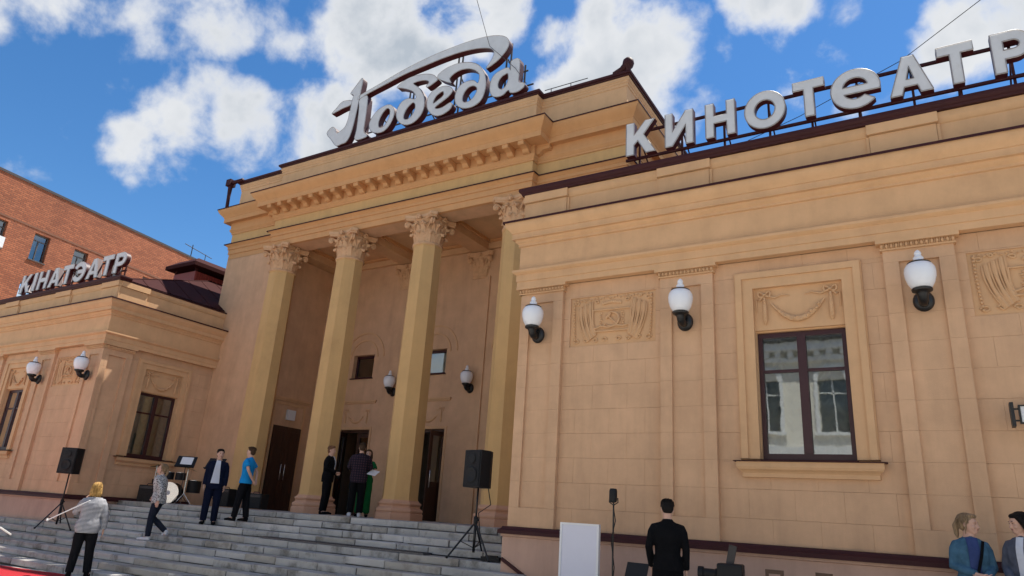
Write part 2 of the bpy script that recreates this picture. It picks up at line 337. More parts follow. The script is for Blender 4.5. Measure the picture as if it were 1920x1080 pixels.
# stairs: the flight between the wings, lower steps run out in front of them
STEP_Y, STEP_Z, TR, RI = 11.9, -0.15, 0.36, 0.13
stairs = empty('stairs', (-13.4, 9.5, -1.6)); tag(stairs, kind='structure')
core = MB(); core.box(-20.38, -6.33, 11.95, 17.0, -1.9, STEP_Z - 0.02)
rnd = random.Random(3)
for k in range(11):
    yf = STEP_Y - TR * k; z = STEP_Z - RI * k
    yb = yf + TR + 0.05 if k else yf + 0.55
    if yb <= 10.44 or k >= 5: xl, xr = -29.5, -6.4 + 0.30 * (k - 3.5)
    elif yf < 10.44: xl, xr = -20.3, -6.38
    else: xl, xr = -20.3, -6.4
    if k == 4: xl, xr = -20.28, -6.25
    core.box(xl, xr - 0.02, yf + 0.02, yf + TR + 0.02 if k else 12.5, -2.2, z - 0.012)
    x = xl
    while x < xr - 0.15:
        w = rnd.uniform(0.7, 1.35); 
        if xr - (x + w) < 0.5: w = xr - x
        m = rnd.choice((STONE, STONE, STONE2, STONE3))
        dz = rnd.uniform(-0.007, 0.007); dy = rnd.uniform(-0.014, 0.014)
        piece('step_slab', x + rnd.uniform(0.003, 0.009), x + w - rnd.uniform(0.003, 0.009), yf + dy, yb, z - RI + 0.004 + dz, z + dz, m, stairs, rnd.choice((0.008, 0.012, 0.018)), (rnd.uniform(-0.006, 0.006), rnd.uniform(-0.003, 0.003), rnd.uniform(-0.004, 0.004)))
        x += w
# paving of the landing under the portico
y = STEP_Y + 0.55
while y < 16.9:
    y2 = min(y + 0.8, 16.97); x = -20.25
    while x < -6.5:
        w = rnd.uniform(1.0, 1.5)
        if -6.45 - (x + w) < 0.4: w = -6.45 - x
        piece('landing_slab', x + 0.004, x + w - 0.004, y + 0.004, y2 - 0.004, STEP_Z - 0.05, STEP_Z + rnd.uniform(-0.002, 0.002), rnd.choice((STONE, STONE2)), stairs, 0.006)
        x += w
    y = y2
core.build('stair_core', DARKJ, stairs)
# sloping kerb where the lower steps run out against the wing
kb = MB()
for s in (0,):
    a = Vector((-6.42, 10.40, -0.62)); b = Vector((-4.9, 10.40, -1.40))
    kb.add([a + Vector((0, 0, 0)), a + Vector((0, .06, 0)), a + Vector((0, .06, .05)), a + Vector((0, 0, .05)), b, b + Vector((0, .06, 0)), b + Vector((0, .06, .05)), b + Vector((0, 0, .05))],
           [(0, 1, 2, 3), (4, 7, 6, 5), (0, 4, 5, 1), (1, 5, 6, 2), (2, 6, 7, 3), (3, 7, 4, 0)])
kb.build('kerb_strip', MAROON, stairs)

# ================================================================== the cinema
CX = -13.35
cin = empty('cinema_building', (CX, 14.2, -1.6), 0, 'peach and ochre classical cinema with octagonal columns and low side wings', 'building')
class Fr:
    """facade frame: u along the wall, d outward, z up"""
    def __init__(s, O, U, N, mir=False): s.O, s.U, s.N, s.mir = O, U, N, mir
    def __call__(s, u, d, z):
        x = s.O[0] + s.U[0] * u + s.N[0] * d; y = s.O[1] + s.U[1] * u + s.N[1] * d
        if s.mir: x = 2 * CX - x
        return (x, y, z)
    def box(s, mb, u0, u1, d0, d1, z0, z1): mb.box(u0, u1, d0, d1, z0, z1, T=s)
    def piece(s, name, u0, u1, d0, d1, z0, z1, m, par, bev=0.004):
        a = s(u0, d0, z0); b = s(u1, d1, z1); return piece(name, a[0], b[0], a[1], b[1], z0, z1, m, par, bev)
JZ = [-0.08, 0.23, 0.655, 1.055, 1.455, 1.855, 2.255, 2.655, 3.055, 3.455, 3.80, 3.975]
def pilaster(fr, u0, u1, par, mgl=0.19):
    w = u1 - u0; c = (u0 + u1) / 2
    mb = MB()
    # capital: egg row and flat abacus block up to the architrave
    ul = u0 - 0.03 if mgl > 0.1 else u0 - 0.13
    fr.box(mb, ul, u1 + 0.03, -0.08, 0.035, 3.975, 4.0)
    fr.box(mb, u0 - 0.075, u1 + 0.075, -0.08, 0.085, 4.068, 4.125)
    fr.box(mb, u0 - 0.02, u1 + 0.02, -0.08, 0.025, 4.0, 4.068)
    n = 15
    for i in range(n):
        uu = u0 - 0.03 + (w + 0.06) * (i + 0.5) / n
        p = fr(uu, 0.04, 4.033); mb.ball(p, (0.021, 0.03, 0.034) if abs(fr.U[0]) else (0.03, 0.021, 0.034), 8, 6)
        if i < n - 1:
            uu += (w + 0.06) / n / 2; fr.box(mb, uu - 0.004, uu + 0.004, 0.02, 0.052, 4.004, 4.066)
    p = mb.build('pilaster', TRIM, par)
    mg = 0.19
    for i in range(len(JZ) - 1):
        z0, z1 = JZ[i] + 0.001, JZ[i + 1] - 0.001
        b = MB()
        if i in (0, len(JZ) - 2): fr.box(b, u0, u1, -0.10, 0.0, z0, z1)
        else:
            prof = [(u0, -0.10), (u1, -0.10), (u1, 0), (u1 - mg, 0), (u1 - mg, -0.045), (u0 + mgl, -0.045), (u0 + mgl, 0), (u0, 0)]
            b.prism(prof, z0, z1, lambda q, r, a: fr(q, r, a))
        b.build('stone_block', STUCCO, p)
    return p
def bay_blocks(fr, u0, u1, holes, par, phase=0.0, dface=-0.08, zt=4.12, wid=0.62):
    zs = [-0.08, 0.255] + [0.255 + 0.4 * k for k in range(1, 10)] + [zt]
    zs = [z for z in zs if z < zt - 0.05] + [zt]
    for i in range(len(zs) - 1):
        z0, z1 = zs[i], zs[i + 1]
        # split course where hole edges cut it
        cuts = sorted({z0, z1} | {h for H in holes for h in (H[2], H[3]) if z0 < h < z1})
        for j in range(len(cuts) - 1):
            c0, c1 = cuts[j], cuts[j + 1]; zm = (c0 + c1) / 2
            spans = [(u0, u1)]
            for H in holes:
                if H[2] <= zm <= H[3]:
                    ns = []
                    for a, b in spans:
                        if H[0] > a: ns.append((a, min(b, H[0])))
                        if H[1] < b: ns.append((max(a, H[1]), b))
                    spans = ns
            for a, b in spans:
                e = [a]; x = u0 + phase + (wid / 2 if i % 2 else 0) - 2 * wid
                while x < b:
                    if x > a + 0.12 and x < b - 0.12: e.append(x)
                    x += wid
                e.append(b)
                for q in range(len(e) - 1):
                    fr.piece('stone_block', e[q] + 0.0007, e[q + 1] - 0.0007, -0.125, dface + random.uniform(-0.0012, 0.0012),
                             c0 + (0.0009 if c0 == z0 else 0), c1 - (0.0009 if c1 == z1 else 0), STUCCO, par, 0.0022)
def panel_T(fr, u0, z0, d):
    return lambda p: Vector(fr(u0 + p[0], d + p[2] * 1.7, z0 + p[1]))
def garland(fr, u0, u1, z0, z1, d, par):
    """plaster swag: two bows with ribbons, hanging drops, garland between"""
    W, H = u1 - u0, z1 - z0; T = panel_T(fr, u0, z0, d); mb = MB(); rg = random.Random(int(abs(u0) * 100))
    fr.box(mb, u0 - 0.01, u1 + 0.01, d - 0.05, d, z0 - 0.005, z1 + 0.01)
    def tb(pts, r, n=8): mb.tube([T((x, y, h)) for x, y, h in pts], r, n)
    pts = []; rr = []
    for i in range(15):
        t = i / 14; x = W * (0.20 + 0.60 * t); y = H * (0.62 - 0.42 * math.sin(math.pi * t) ** 0.9); pts.append((x, y, 0.012)); rr.append(0.012 + 0.034 * math.sin(math.pi * t))
    mb.tube([T(p) for p in pts], rr, 8)
    for i in range(26):
        t = rg.uniform(0.1, 0.9); x = W * (0.20 + 0.60 * t); y = H * (0.62 - 0.42 * math.sin(math.pi * t) ** 0.9) + rg.uniform(-0.03, 0.03); mb.ball(T((x, y, 0.03)), rg.uniform(0.014, 0.026), 7, 5)
    for s in (0, 1):
        f = (lambda x: W * x) if s == 0 else (lambda x: W * (1 - x))
        cx, cy = f(0.13), H * 0.82
        for q in (-1, 1):
            loop = [(cx, cy, 0.01)] + [(cx + q * 0.075 * math.sin(a) * (1.2), cy + 0.045 * math.sin(2 * a) * 0.9 + 0.02 * math.sin(a), 0.02) for a in [math.pi * k / 8 for k in range(1, 8)]] + [(cx, cy, 0.01)]
            tb(loop, 0.013, 6)
        tb([(cx, cy, .02), (f(0.24), H * 0.74, .015), (f(0.33), H * 0.80, .012), (f(0.42), H * 0.77, .006)], [0.016, 0.014, 0.011, 0.005], 6)
        tb([(cx, cy, .02), (f(0.07), H * 0.70, .015), (f(0.03), H * 0.74, .01), (f(0.035), H * 0.42, .008)], [0.014, 0.014, 0.012, 0.006], 6)
        tb([(cx, H * 0.76, .02), (cx + 0.004, H * 0.5, .024), (cx, H * 0.22, .018), (cx, H * 0.12, .008)], [0.016, 0.030, 0.034, 0.012], 8)
        for k in range(9): mb.ball(T((cx + rg.uniform(-.02, .02), H * (0.2 + 0.06 * k), 0.035)), rg.uniform(.011, .018), 6, 5)
        mb.ball(T((cx, cy, 0.03)), 0.024, 8, 6)
    return mb.build('garland_relief', TRIM, par, angle=50)
def emblem(fr, u0, u1, z0, z1, d, par):
    W, H = u1 - u0, z1 - z0; mb = MB(); rg = random.Random(5)
    T = (lambda p: Vector(fr(u1 - p[0], d + p[2] * 1.7, z0 + p[1]))) if fr.mir else panel_T(fr, u0, z0, d)
    fr.box(mb, u0 - 0.01, u1 + 0.01, d - 0.04, d, z0 - 0.01, z1 + 0.01)
    def tb(pts, r, n=6): mb.tube([T(p) for p in pts], r, n)
    # draped banners fanning to both sides
    for s in (-1, 1):
        for j in range(7):
            x = 0.30 + 0.035 * j
            pts = []
            for i in range(10):
                t = i / 9
                xx = W * 0.5 + s * W * (0.235 + 0.028 * j - (0.05 + 0.012 * j) * t ** 2.2); yy = H * (0.90 - 0.02 * j - 0.70 * t)
                pts.append((xx, yy, 0.004 + 0.010 * math.sin(t * 3)))
            tb(pts, [0.013 + 0.014 * (j % 2) + 0.005 * math.sin(i) for i in range(10)])
        # fringe along the outer edge
        for i in range(15):
            mb.ball(T((W * 0.5 + s * W * (0.455 - 0.02 * (i / 14) ** 2), H * (0.92 - 0.84 * i / 14), 0.012)), (0.022, 0.022, 0.022), 6, 5)
        # scrolls
        for (cx, cy, r) in ((0.42, 0.10, 0.065), (0.30, 0.11, 0.06), (0.19, 0.10, 0.055), (0.08, 0.11, 0.055), (0.42, 0.88, 0.055), (0.33, 0.93, 0.04), (0.18, 0.88, 0.05), (0.24, 0.50, 0.035), (0.24, 0.62, 0.03), (0.24, 0.38, 0.03)):
            tb([(W * 0.5 + s * (W * cx + r * (1 - 0.08 * a) * math.cos(a) * 0.9), H * cy + r * (1 - 0.08 * a) * math.sin(a) * 0.7, 0.008) for a in [0.7 * k for k in range(10)]], 0.0135)
    for i in range(24):
        mb.ball(T((W * (0.05 + 0.9 * i / 23), H * (0.945 + 0.015 * math.sin(i * 2.1)), 0.008)), (rg.uniform(.012, .026), .016, rg.uniform(.010, .02)), 6, 5)
    for i in range(9):
        mb.ball(T((W * (0.40 + 0.2 * i / 8), H * (0.86 - 0.03 * abs(i - 4) / 4), 0.012)), (0.03, 0.016, 0.03), 7, 5)
    # the panel in the middle with its frame
    x0, x1, y0, y1 = W * 0.275, W * 0.725, H * 0.27, H * 0.70
    for a, b in (((x0, y0), (x1, y0)), ((x1, y0), (x1, y1)), ((x1, y1), (x0, y1)), ((x0, y1), (x0, y0))):
        tb([(a[0], a[1], 0.016), (b[0], b[1], 0.016)], 0.015)
    # hammer and sickle
    cx, cy = W * 0.50, H * 0.50
    arc = [(cx + 0.135 * math.cos(a), cy + 0.125 * math.sin(a), 0.016) for a in [R(150 - 14 * k) for k in range(22)]]
    mb.tube([T(p) for p in arc], [0.006 + 0.016 * math.sin(math.pi * k / 21) for k in range(22)], 6)
    tb([arc[-1], (cx - 0.15, cy - 0.12, 0.016)], 0.014)
    tb([(cx + 0.09, cy - 0.085, 0.02), (cx - 0.06, cy + 0.055, 0.02)], 0.013)
    mb.tube([T((cx - 0.10, cy + 0.02, 0.02)), T((cx - 0.015, cy + 0.105, 0.02))], 0.026, 6)
    # ribbon and sprigs round it
    tb([(x0 + 0.02, y0 + 0.05, .012), (W * .38, y0 + 0.09, .02), (W * .47, y0 + 0.06, .018), (W * .56, y0 + 0.09, .02), (W * .63, y0 + .07, .014), (x1 - 0.03, y0 + .10, .01)], 0.016)
    for s in (-1, 1):
        for k in range(7): mb.ball(T((cx + s * (0.19 + 0.012 * (k % 3)), H * (0.36 + 0.045 * k), 0.010)), (0.024, 0.014, 0.016), 6, 5)
    return mb.build('emblem_relief', TRIM, par, angle=50)
def curtain(fr, u0, u1, z0, z1, d, par, seed=0):
    nu, nz = 28, 70; vs = []; fs = []; nsw = 2
    for j in range(nz + 1):
        z = z0 + (z1 - z0) * j / nz
        for i in range(nu + 1):
            t = i / nu; u = u0 + (u1 - u0) * t
            q = (t * nsw) % 1.0; par_ = (q - 0.5) ** 2 * 4
            dd = 0.030 * math.sin(2 * math.pi * (z / 0.21 - 0.85 * par_ + seed)) + 0.018 * math.cos(2 * math.pi * t * nsw) + 0.006 * math.sin(t * 60)
            vs.append(fr(u, d + dd, z))
    for j in range(nz):
        for i in range(nu): a = j * (nu + 1) + i; fs.append((a, a + 1, a + nu + 2, a + nu + 1))
    return MB().add(vs, fs).build('curtain', CURTAIN, par, smooth=True, recalc=False)
def big_window(fr, u0, u1, par, seed=0.0):
    """tall casement in a moulded surround with a swag panel over it; u0,u1 = opening"""
    z0, z1, zt = 1.08, 2.96, 3.90
    su = MB()
    for (o, i, d0) in ((0.265, 0.17, -0.015), (0.17, 0.012, -0.045)):
        fr.box(su, u0 - o, u0 - i, -0.13, d0, z0 - 0.005, zt - (0.265 - o))
        fr.box(su, u1 + i, u1 + o, -0.13, d0, z0 - 0.005, zt - (0.265 - o))
        fr.box(su, u0 - i, u1 + i, -0.13, d0, zt - (0.265 - o) - (o - i), zt - (0.265 - o))
    fr.box(su, u0 - 0.285, u0 - 0.265, -0.13, -0.05, z0, zt + 0.02); fr.box(su, u1 + 0.265, u1 + 0.285, -0.13, -0.05, z0, zt + 0.02); fr.box(su, u0 - 0.265, u1 + 0.265, -0.13, -0.05, zt, zt + 0.02)
    fr.box(su, u0 - 0.012, u1 + 0.012, -0.34, -0.16, z1, z1 + 0.03)
    for a, b in ((u0 - 0.03, u0 - 0.001), (u1 + 0.001, u1 + 0.03)): fr.box(su, a, b, -0.34, -0.13, z0 - 0.02, z1 + 0.03)
    w = su.build('window', TRIM, par)
    garland(fr, u0 - 0.012, u1 + 0.012, z1 + 0.03, zt - 0.25, -0.115, w)
    f = MB(); d0, d1 = -0.29, -0.21; um = (u0 + u1) / 2; zt2 = 2.37
    fr.box(f, u0, u0 + 0.065, d0, d1, z0, z1); fr.box(f, u1 - 0.065, u1, d0, d1, z0, z1)
    fr.box(f, u0 + 0.065, u1 - 0.065, d0, d1, z0, z0 + 0.085); fr.box(f, u0 + 0.065, u1 - 0.065, d0, d1, z1 - 0.075, z1)
    fr.box(f, um - 0.06, um + 0.06, d0, d1 + 0.01, z0 + 0.085, z1 - 0.075)
    for a, b in ((u0 + 0.065, um - 0.06), (um + 0.06, u1 - 0.065)): fr.box(f, a, b, d0 + 0.02, d1 - 0.01, zt2 - 0.022, zt2 + 0.022)
    f.build('frame', FRAME, w)
    for a, b in ((u0 + 0.06, um - 0.055), (um + 0.055, u1 - 0.06)):
        for c, e in ((z0 + 0.08, zt2 - 0.02), (zt2 + 0.02, z1 - 0.07)):
            MB().add([fr(a, -0.25, c), fr(b, -0.25, c), fr(b, -0.25, e), fr(a, -0.25, e)], [(0, 1, 2, 3)]).build('pane', GLASS, w)
    curtain(fr, u0 - 0.05, um - 0.01, z0 - 0.05, z1 + 0.02, -0.36, w, seed); curtain(fr, um + 0.01, u1 + 0.05, z0 - 0.05, z1 + 0.02, -0.36, w, seed + 0.3)
    s = MB()
    fr.box(s, u0 - 0.37, u1 + 0.37, -0.10, 0.075, 1.03, 1.03 + 0.012); fr.box(s, u0 - 0.02, u1 + 0.02, -0.26, -0.10, 1.035, 1.075)
    s.v = s.v; s.build('sill_flashing', MAROON, w)
    a0, a1 = fr.O, None
    s = MB(); prof = [(-0.10, 0.82), (-0.02, 0.82), (-0.02, 0.875), (0.0, 0.90), (0.035, 0.925), (0.05, 0.96), (0.05, 1.028), (-0.10, 1.028)]
    # moulded sill with mitred returns
    pl = [(u0 - 0.26, -0.10), (u0 - 0.26, 0.0), (u1 + 0.26, 0.0), (u1 + 0.26, -0.10)]
    def mapd(x, y, z): return fr(x, -y if False else y, z)
    rings = []
    for (uu, sg) in ((u0 - 0.26, -1), (u1 + 0.26, 1)): rings.append([fr(uu + sg * (o + 0.02 if o > -0.09 else 0.02), o, z) for o, z in prof])
    n = len(prof); s.add(rings[0] + rings[1], [tuple(range(n)), tuple(range(n, 2 * n))] + [(i, (i + 1) % n, n + (i + 1) % n, n + i) for i in range(n)])
    s.build('sill', TRIM, w)
    return w

WING_PROF = [(-0.06, 4.12), (0.075, 4.12), (0.075, 4.225), (0.09, 4.228), (0.09, 4.36), (0.125, 4.375), (0.155, 4.40), (0.155, 4.44), (0.055, 4.455), (0.055, 4.925), (0.085, 4.935), (0.085, 4.975), (0.125, 5.01),
             (0.135, 5.05), (0.19, 5.055), (0.19, 5.075), (0.18, 5.078), (0.18, 5.17), (0.195, 5.175), (0.205, 5.20), (0.235, 5.23), (0.275, 5.28), (0.295, 5.34), (0.295, 5.378), (-0.06, 5.40)]
def wing(mir):
    front = Fr((0, 10.5), (1, 0), (0, -1), mir); side = Fr((-6.4, 0), (0, 1), (-1, 0), mir); far = Fr((6.37, 0), (0, 1), (1, 0), mir)
    T = (lambda x, y, z: (2 * CX - x, y, z)) if mir else (lambda x, y, z: (x, y, z))
    pil = [(-6.40, -5.535), (-3.73, -2.865), (-0.445, 0.42), (2.22, 3.085), (5.505, 6.37)]
    wins = [(-2.255, -1.02), (3.68, 4.915)]
    # backing wall with real openings
    wl = MB()
    def wallrow(fr, u0, u1, ops, lo=-0.42, hi=-0.1235):
        u = u0
        for a, b in ops:
            fr.box(wl, u, a, lo, hi, -1.95, 5.9); fr.box(wl, a, b, lo, hi, -1.95, 1.07); fr.box(wl, a, b, lo, hi, 2.99, 5.9); u = b
        fr.box(wl, u, u1, lo, hi, -1.95, 5.9)
    wallrow(front, -6.30, 6.27, [(a - 0.012, b + 0.012) for a, b in wins])
    wallrow(side, 10.92, 14.30, [(11.908, 13.162)])
    far.box(wl, 10.92, 22, -0.42, -0.1235, -1.95, 5.9)
    wl.box(-6.3, 6.27, 22, 22.3, -1.95, 5.9, T); wl.box(-6.3, -6.0, 14.30, 22, -1.95, 5.9, T)
    wl.box(-5.95, 5.95, 10.93, 22, -0.3, -0.16, T); wl.box(-5.95, 5.95, 10.93, 22, 5.5, 5.6, T)
    wl.box(-5.95, 5.95, 15.0, 15.15, -0.15, 5.5, T)
    wall = wl.build('wall', JOINT, cin)
    for i, (a, b) in enumerate(pil): pilaster(front, a, b, cin)
    pilaster(side, 10.602, 11.385, cin, 0.09)
    for i in range(4):
        a, b = pil[i][1], pil[i + 1][0]
        if i % 2 == 0:
            H = (a + 0.125, b - 0.11, 2.945, 3.832)
            bay_blocks(front, a, b, [H], wall, 0.28); emblem(front, H[0], H[1], H[2], H[3], -0.106, cin)
        else:
            w0, w1 = wins[i // 2]
            bay_blocks(front, a, b, [(w0 - 0.285, w1 + 0.285, 1.03, 3.92)], wall, 0.1)
            big_window(front, w0, w1, cin, 0.13 * i)
    bay_blocks(side, 11.385, 14.165, [(11.92 - 0.285, 13.15 + 0.285, 1.03, 3.92)], wall, 0.2)
    big_window(side, 11.92, 13.15, cin, 0.4)
    path = [(-6.4, 14.17), (-6.4, 10.5), (6.37, 10.5), (6.37, 22)]
    MB().sweep(path, WING_PROF, T).build('entablature', TRIM, cin, angle=30)
    MB().sweep(path, [(-0.02, 5.392), (0.315, 5.374), (0.322, 5.352), (0.328, 5.352), (0.328, 5.392), (-0.02, 5.414)], T).build('cornice_flashing', MAROON, cin)
    # plinth and its metal weathering
    MB().sweep(path, [(-0.4, -2.1), (0.05, -2.1), (0.05, -0.245), (0.075, -0.235), (0.075, -0.18), (-0.4, -0.18)], T).build('plinth', PLINTH, cin)
    MB().sweep(path, [(-0.12, -0.178), (0.10, -0.178), (0.11, -0.20), (0.118, -0.20), (0.118, -0.145), (0.07, -0.11), (0.06, -0.082), (-0.12, -0.082)], T).build('plinth_flashing', MAROON, cin)
    # parapet with piers over the pilasters
    pp = [(-6.4, 14.17), (-6.4, 10.5), (6.37, 10.5), (6.37, 22)]
    PAR = [(-0.35, 5.40), (-0.02, 5.405), (-0.02, 5.83), (0.0, 5.845), (0.02, 5.88), (0.035, 5.915), (0.035, 6.0), (-0.35, 6.0)]
    MB().sweep(pp, PAR, T).build('parapet', TRIM, cin)
    for (a, b) in pil:
        q = MB(); front.box(q, a + 0.0, b, -0.02, 0.03, 5.41, 5.83); front.box(q, a - 0.03, b + 0.03, -0.02, 0.075, 5.84, 6.002); front.box(q, a - 0.045, a - 0.005, -0.02, 0.012, 5.41, 5.83); front.box(q, b + 0.005, b + 0.045, -0.02, 0.012, 5.41, 5.83)
        q.build('parapet_pier', TRIM, cin)
    q = MB(); side.box(q, 10.53, 11.38, -0.02, 0.03, 5.41, 5.83); side.box(q, 10.53, 11.41, -0.02, 0.074, 5.84, 6.001); q.build('parapet_pier', TRIM, cin)
    MB().sweep([(-6.4, 10.75), (-6.4, 10.5), (6.37, 10.5), (6.37, 22)], [(-0.4, 6.005), (0.085, 6.005), (0.095, 6.04), (0.125, 6.06), (0.14, 6.10), (0.13, 6.14), (0.09, 6.15), (-0.4, 6.2)], T).build('eave_gutter', MAROON, cin, angle=40)
    MB().sweep([(-6.4, 14.17), (-6.4, 10.76)], [(-0.4, 6.003), (0.055, 6.003), (0.06, 6.035), (-0.05, 6.07), (-0.4, 6.2)], T).build('eave_drip', MAROON, cin)
    # hipped sheet-metal roof with standing seams
    rf = MB(); e, rz, g, gf = 6.10, 8.15, 3.0, 5.4
    A = (-6.35, 10.6); B = (6.35, 10.6); C = (6.35, 22); D = (-6.35, 22)
    A2, B2, C2, D2 = (A[0] + g, A[1] + gf), (B[0] - g, B[1] + gf), (C[0] - g, C[1]), (D[0] + g, D[1])
    P = [T(*p, e) for p in (A, B, C, D)] + [T(*p, rz) for p in (A2, B2, C2, D2)]
    rf.add(P, [(0, 1, 5, 4), (1, 2, 6, 5), (0, 4, 7, 3), (4, 5, 6, 7)])
    roof = rf.build('roof', ROOFM, cin)
    def seam(p, q, name='roof_seam'): MB().tube([T(*p), T(*q)], 0.018, 5).build(name, ROOFM, roof)
    n = 18
    for i in range(1, n):
        x = A[0] + (B[0] - A[0]) * i / n; t = min(1, (x - A[0]) / g, (B[0] - x) / g); seam((x, A[1], e), (x, A[1] + gf * t, e + (rz - e) * t))
    for i in range(1, 15):
        y = A[1] + (C[1] - A[1]) * i / 15; t = min(1, (y - A[1]) / gf)
        seam((A[0], y, e), (A[0] + g * t, y, e + (rz - e) * t))
    seam((A[0], A[1], e + .01), (A2[0], A2[1], rz + .01)); seam((B[0], B[1], e + .01), (B2[0], B2[1], rz + .01)); seam((A2[0], A2[1], rz), (D2[0], D2[1], rz))
wing(False); wing(True)

# ------------------------------------------------------------------ central block with the portico
XL, XR, YF = -20.82, -5.88, 14.17
RL, RR, YR = -18.29, -8.41, 13.92
YB = 17.0; IL, IR = -18.25, -8.45
COLX = [-17.93, -14.93, -11.93, -8.93]; COLY = 14.28
cw = MB()
cw.box(XL, IL, YF, 30, -1.9, 8.06); cw.box(IR, XR, YF, 30, -1.9, 8.06)
cw.box(XL + 0.02, XR - 0.02, 14.66, 30, 8.46, 11.0)
cw.box(XL, RL - 0.0, YF + 0.02, 14.66, 8.06, 9.9); cw.box(RR, XR, YF + 0.02, 14.66, 8.06, 9.9)
cw.box(RL, RR, YR + 0.02, 14.655, 8.06, 9.9)
cw.box(XL + 0.02, XR - 0.02, 14.19, 14.67, 9.9, 11.0); cw.box(RL, RR, 13.94, 14.2, 9.9, 11.05)
body = cw.build('wall', STUCCO, cin)
# back wall with three doors and three small windows
BAYS = [-16.43, -13.43, -10.43]
bw = MB()
ed = [IL]
for c in BAYS: ed += [c - 0.66, c + 0.66]
ed.append(IR)
for i in range(0, len(ed), 2): bw.box(ed[i], ed[i + 1], YB, YB + 0.35, -0.3, 8.46)
for c in BAYS:
    bw.box(c - 0.66, c + 0.66, YB, YB + 0.35, 2.50, 4.21); bw.box(c - 0.66, c + 0.66, YB, YB + 0.35, 5.0, 8.46)
    bw.box(c - 0.66, c - 0.46, YB, YB + 0.35, 4.21, 5.0); bw.box(c + 0.46, c + 0.66, YB, YB + 0.35, 4.21, 5.0)
bw.build('back_wall', STUCCO, cin)
fo = MB(); fo.box(IL, IR, 21.0, 21.2, -0.3, 8.4); fo.box(IL, IR, YB + 0.35, 21.0, 3.9, 4.05); fo.box(IL, IR, YB + 0.3, 21, -0.3, -0.16)
fo.build('foyer_wall', PLASTER, cin)
cl = MB(); cl.box(IL, IR, 14.6, YB, 8.40, 8.46)
cl.build('ceiling', TRIM, cin)
for x in COLX[1:3] + [IL + 0.2, IR - 0.2]:
    MB().box(x - 0.30, x + 0.30, 14.63, YB, 8.07, 8.40).build('ceiling_beam', TRIM, cin)
    MB().box(x - 0.38, x + 0.38, 14.64, YB - 0.001, 8.30, 8.399).build('beam_moulding', CORN, cin)
MB().box(IL, IR, YB - 0.12, YB - 0.001, 8.12, 8.398).build('ceiling_cornice', TRIM, cin)
MB().box(IL, IR, YB - 0.2, YB - 0.0, 8.32, 8.397).build('ceiling_cornice', CORN, cin)
# entablature
ent = [(XL, 30), (XL, YF), (RL, YF), (RL, YR), (RR, YR), (RR, YF), (XR, YF), (XR, 30)]
ARC = [(-0.1, 8.05), (0.0, 8.05), (0.0, 8.235), (0.028, 8.24), (0.028, 8.405), (0.056, 8.41), (0.056, 8.50), (0.09, 8.53), (0.13, 8.57), (0.135, 8.60), (-0.1, 8.61)]
MB().sweep(ent, ARC).build('architrave', CORN, cin, angle=30)
MB().sweep(ent, [(-0.05, 8.60), (0.15, 8.585), (0.158, 8.57), (0.164, 8.57), (0.164, 8.605), (-0.05, 8.62)]).build('architrave_flashing', MAROON, cin)
MB().sweep(ent, [(-0.1, 8.61), (0.01, 8.62), (0.01, 9.0), (-0.1, 9.0)]).build('frieze', OCHRE, cin)
MB().sweep(ent, [(-0.1, 9.0), (0.04, 9.0), (0.04, 9.05), (0.075, 9.09), (0.10, 9.13), (0.10, 9.18), (0.08, 9.185), (0.08, 9.42), (-0.1, 9.42)]).build('bed_moulding', CORN, cin, angle=30)
ent2 = [(XL, 30), (XL, YF), (RL - 0.2, YF), (RL - 0.2, YR - 0.2), (RR + 0.2, YR - 0.2), (RR + 0.2, YF), (XR, YF), (XR, 30)]
COR = [(-0.2, 9.42), (0.25, 9.42), (0.255, 9.40), (0.275, 9.40), (0.275, 9.56), (0.29, 9.57), (0.30, 9.60), (0.335, 9.64), (0.40, 9.71), (0.455, 9.79), (0.465, 9.83), (0.465, 9.87), (-0.2, 9.92)]
MB().sweep(ent2, COR).build('cornice', CORN, cin, angle=30)
MB().sweep(ent2, [(-0.1, 9.91), (0.47, 9.868), (0.478, 9.85), (0.485, 9.85), (0.485, 9.885), (-0.1, 9.935)]).build('cornice_flashing', MAROON, cin)
# scrolled modillions under the corona
mod = MB()
pr = [(0.0, 0.0), (0.0, -0.20), (0.06, -0.215), (0.12, -0.19), (0.17, -0.12), (0.28, -0.095), (0.36, -0.10), (0.40, -0.075), (0.40, 0.0)]
mod.prism(pr, -0.085, 0.085, lambda p, q, a: (a, -p, q))
mod.lathe([(0.0, -0.095), (0.055, -0.095), (0.055, 0.095), (0.0, 0.095)], 10, (0, -0.075, -0.155), Matrix.Rotation(R(90), 3, 'Y'))
mod.lathe([(0.0, -0.09), (0.035, -0.09), (0.035, 0.09), (0.0, 0.09)], 8, (0, -0.36, -0.07), Matrix.Rotation(R(90), 3, 'Y'))
mod.box(-0.10, 0.10, -0.42, 0.0, 0.0, 0.035)
mm = mod.mesh('modillion', recalc=True); mm.materials.append(CORN)
n = 21
for i in range(n):
    o = bpy.data.objects.new('modillion', mm); COL.objects.link(o); o.location = (RL + 0.12 + (RR - RL - 0.24) * i / (n - 1), YR - 0.075, 9.385); attach(o, cin)
for sx, yy in ((RL - 0.075, YR + 0.10), (RR + 0.075, YR + 0.10)):
    o = bpy.data.objects.new('modillion', mm); COL.objects.link(o); o.location = (sx, yy, 9.385); o.rotation_euler = (0, 0, R(-90) if sx < CX else R(90)); attach(o, cin)
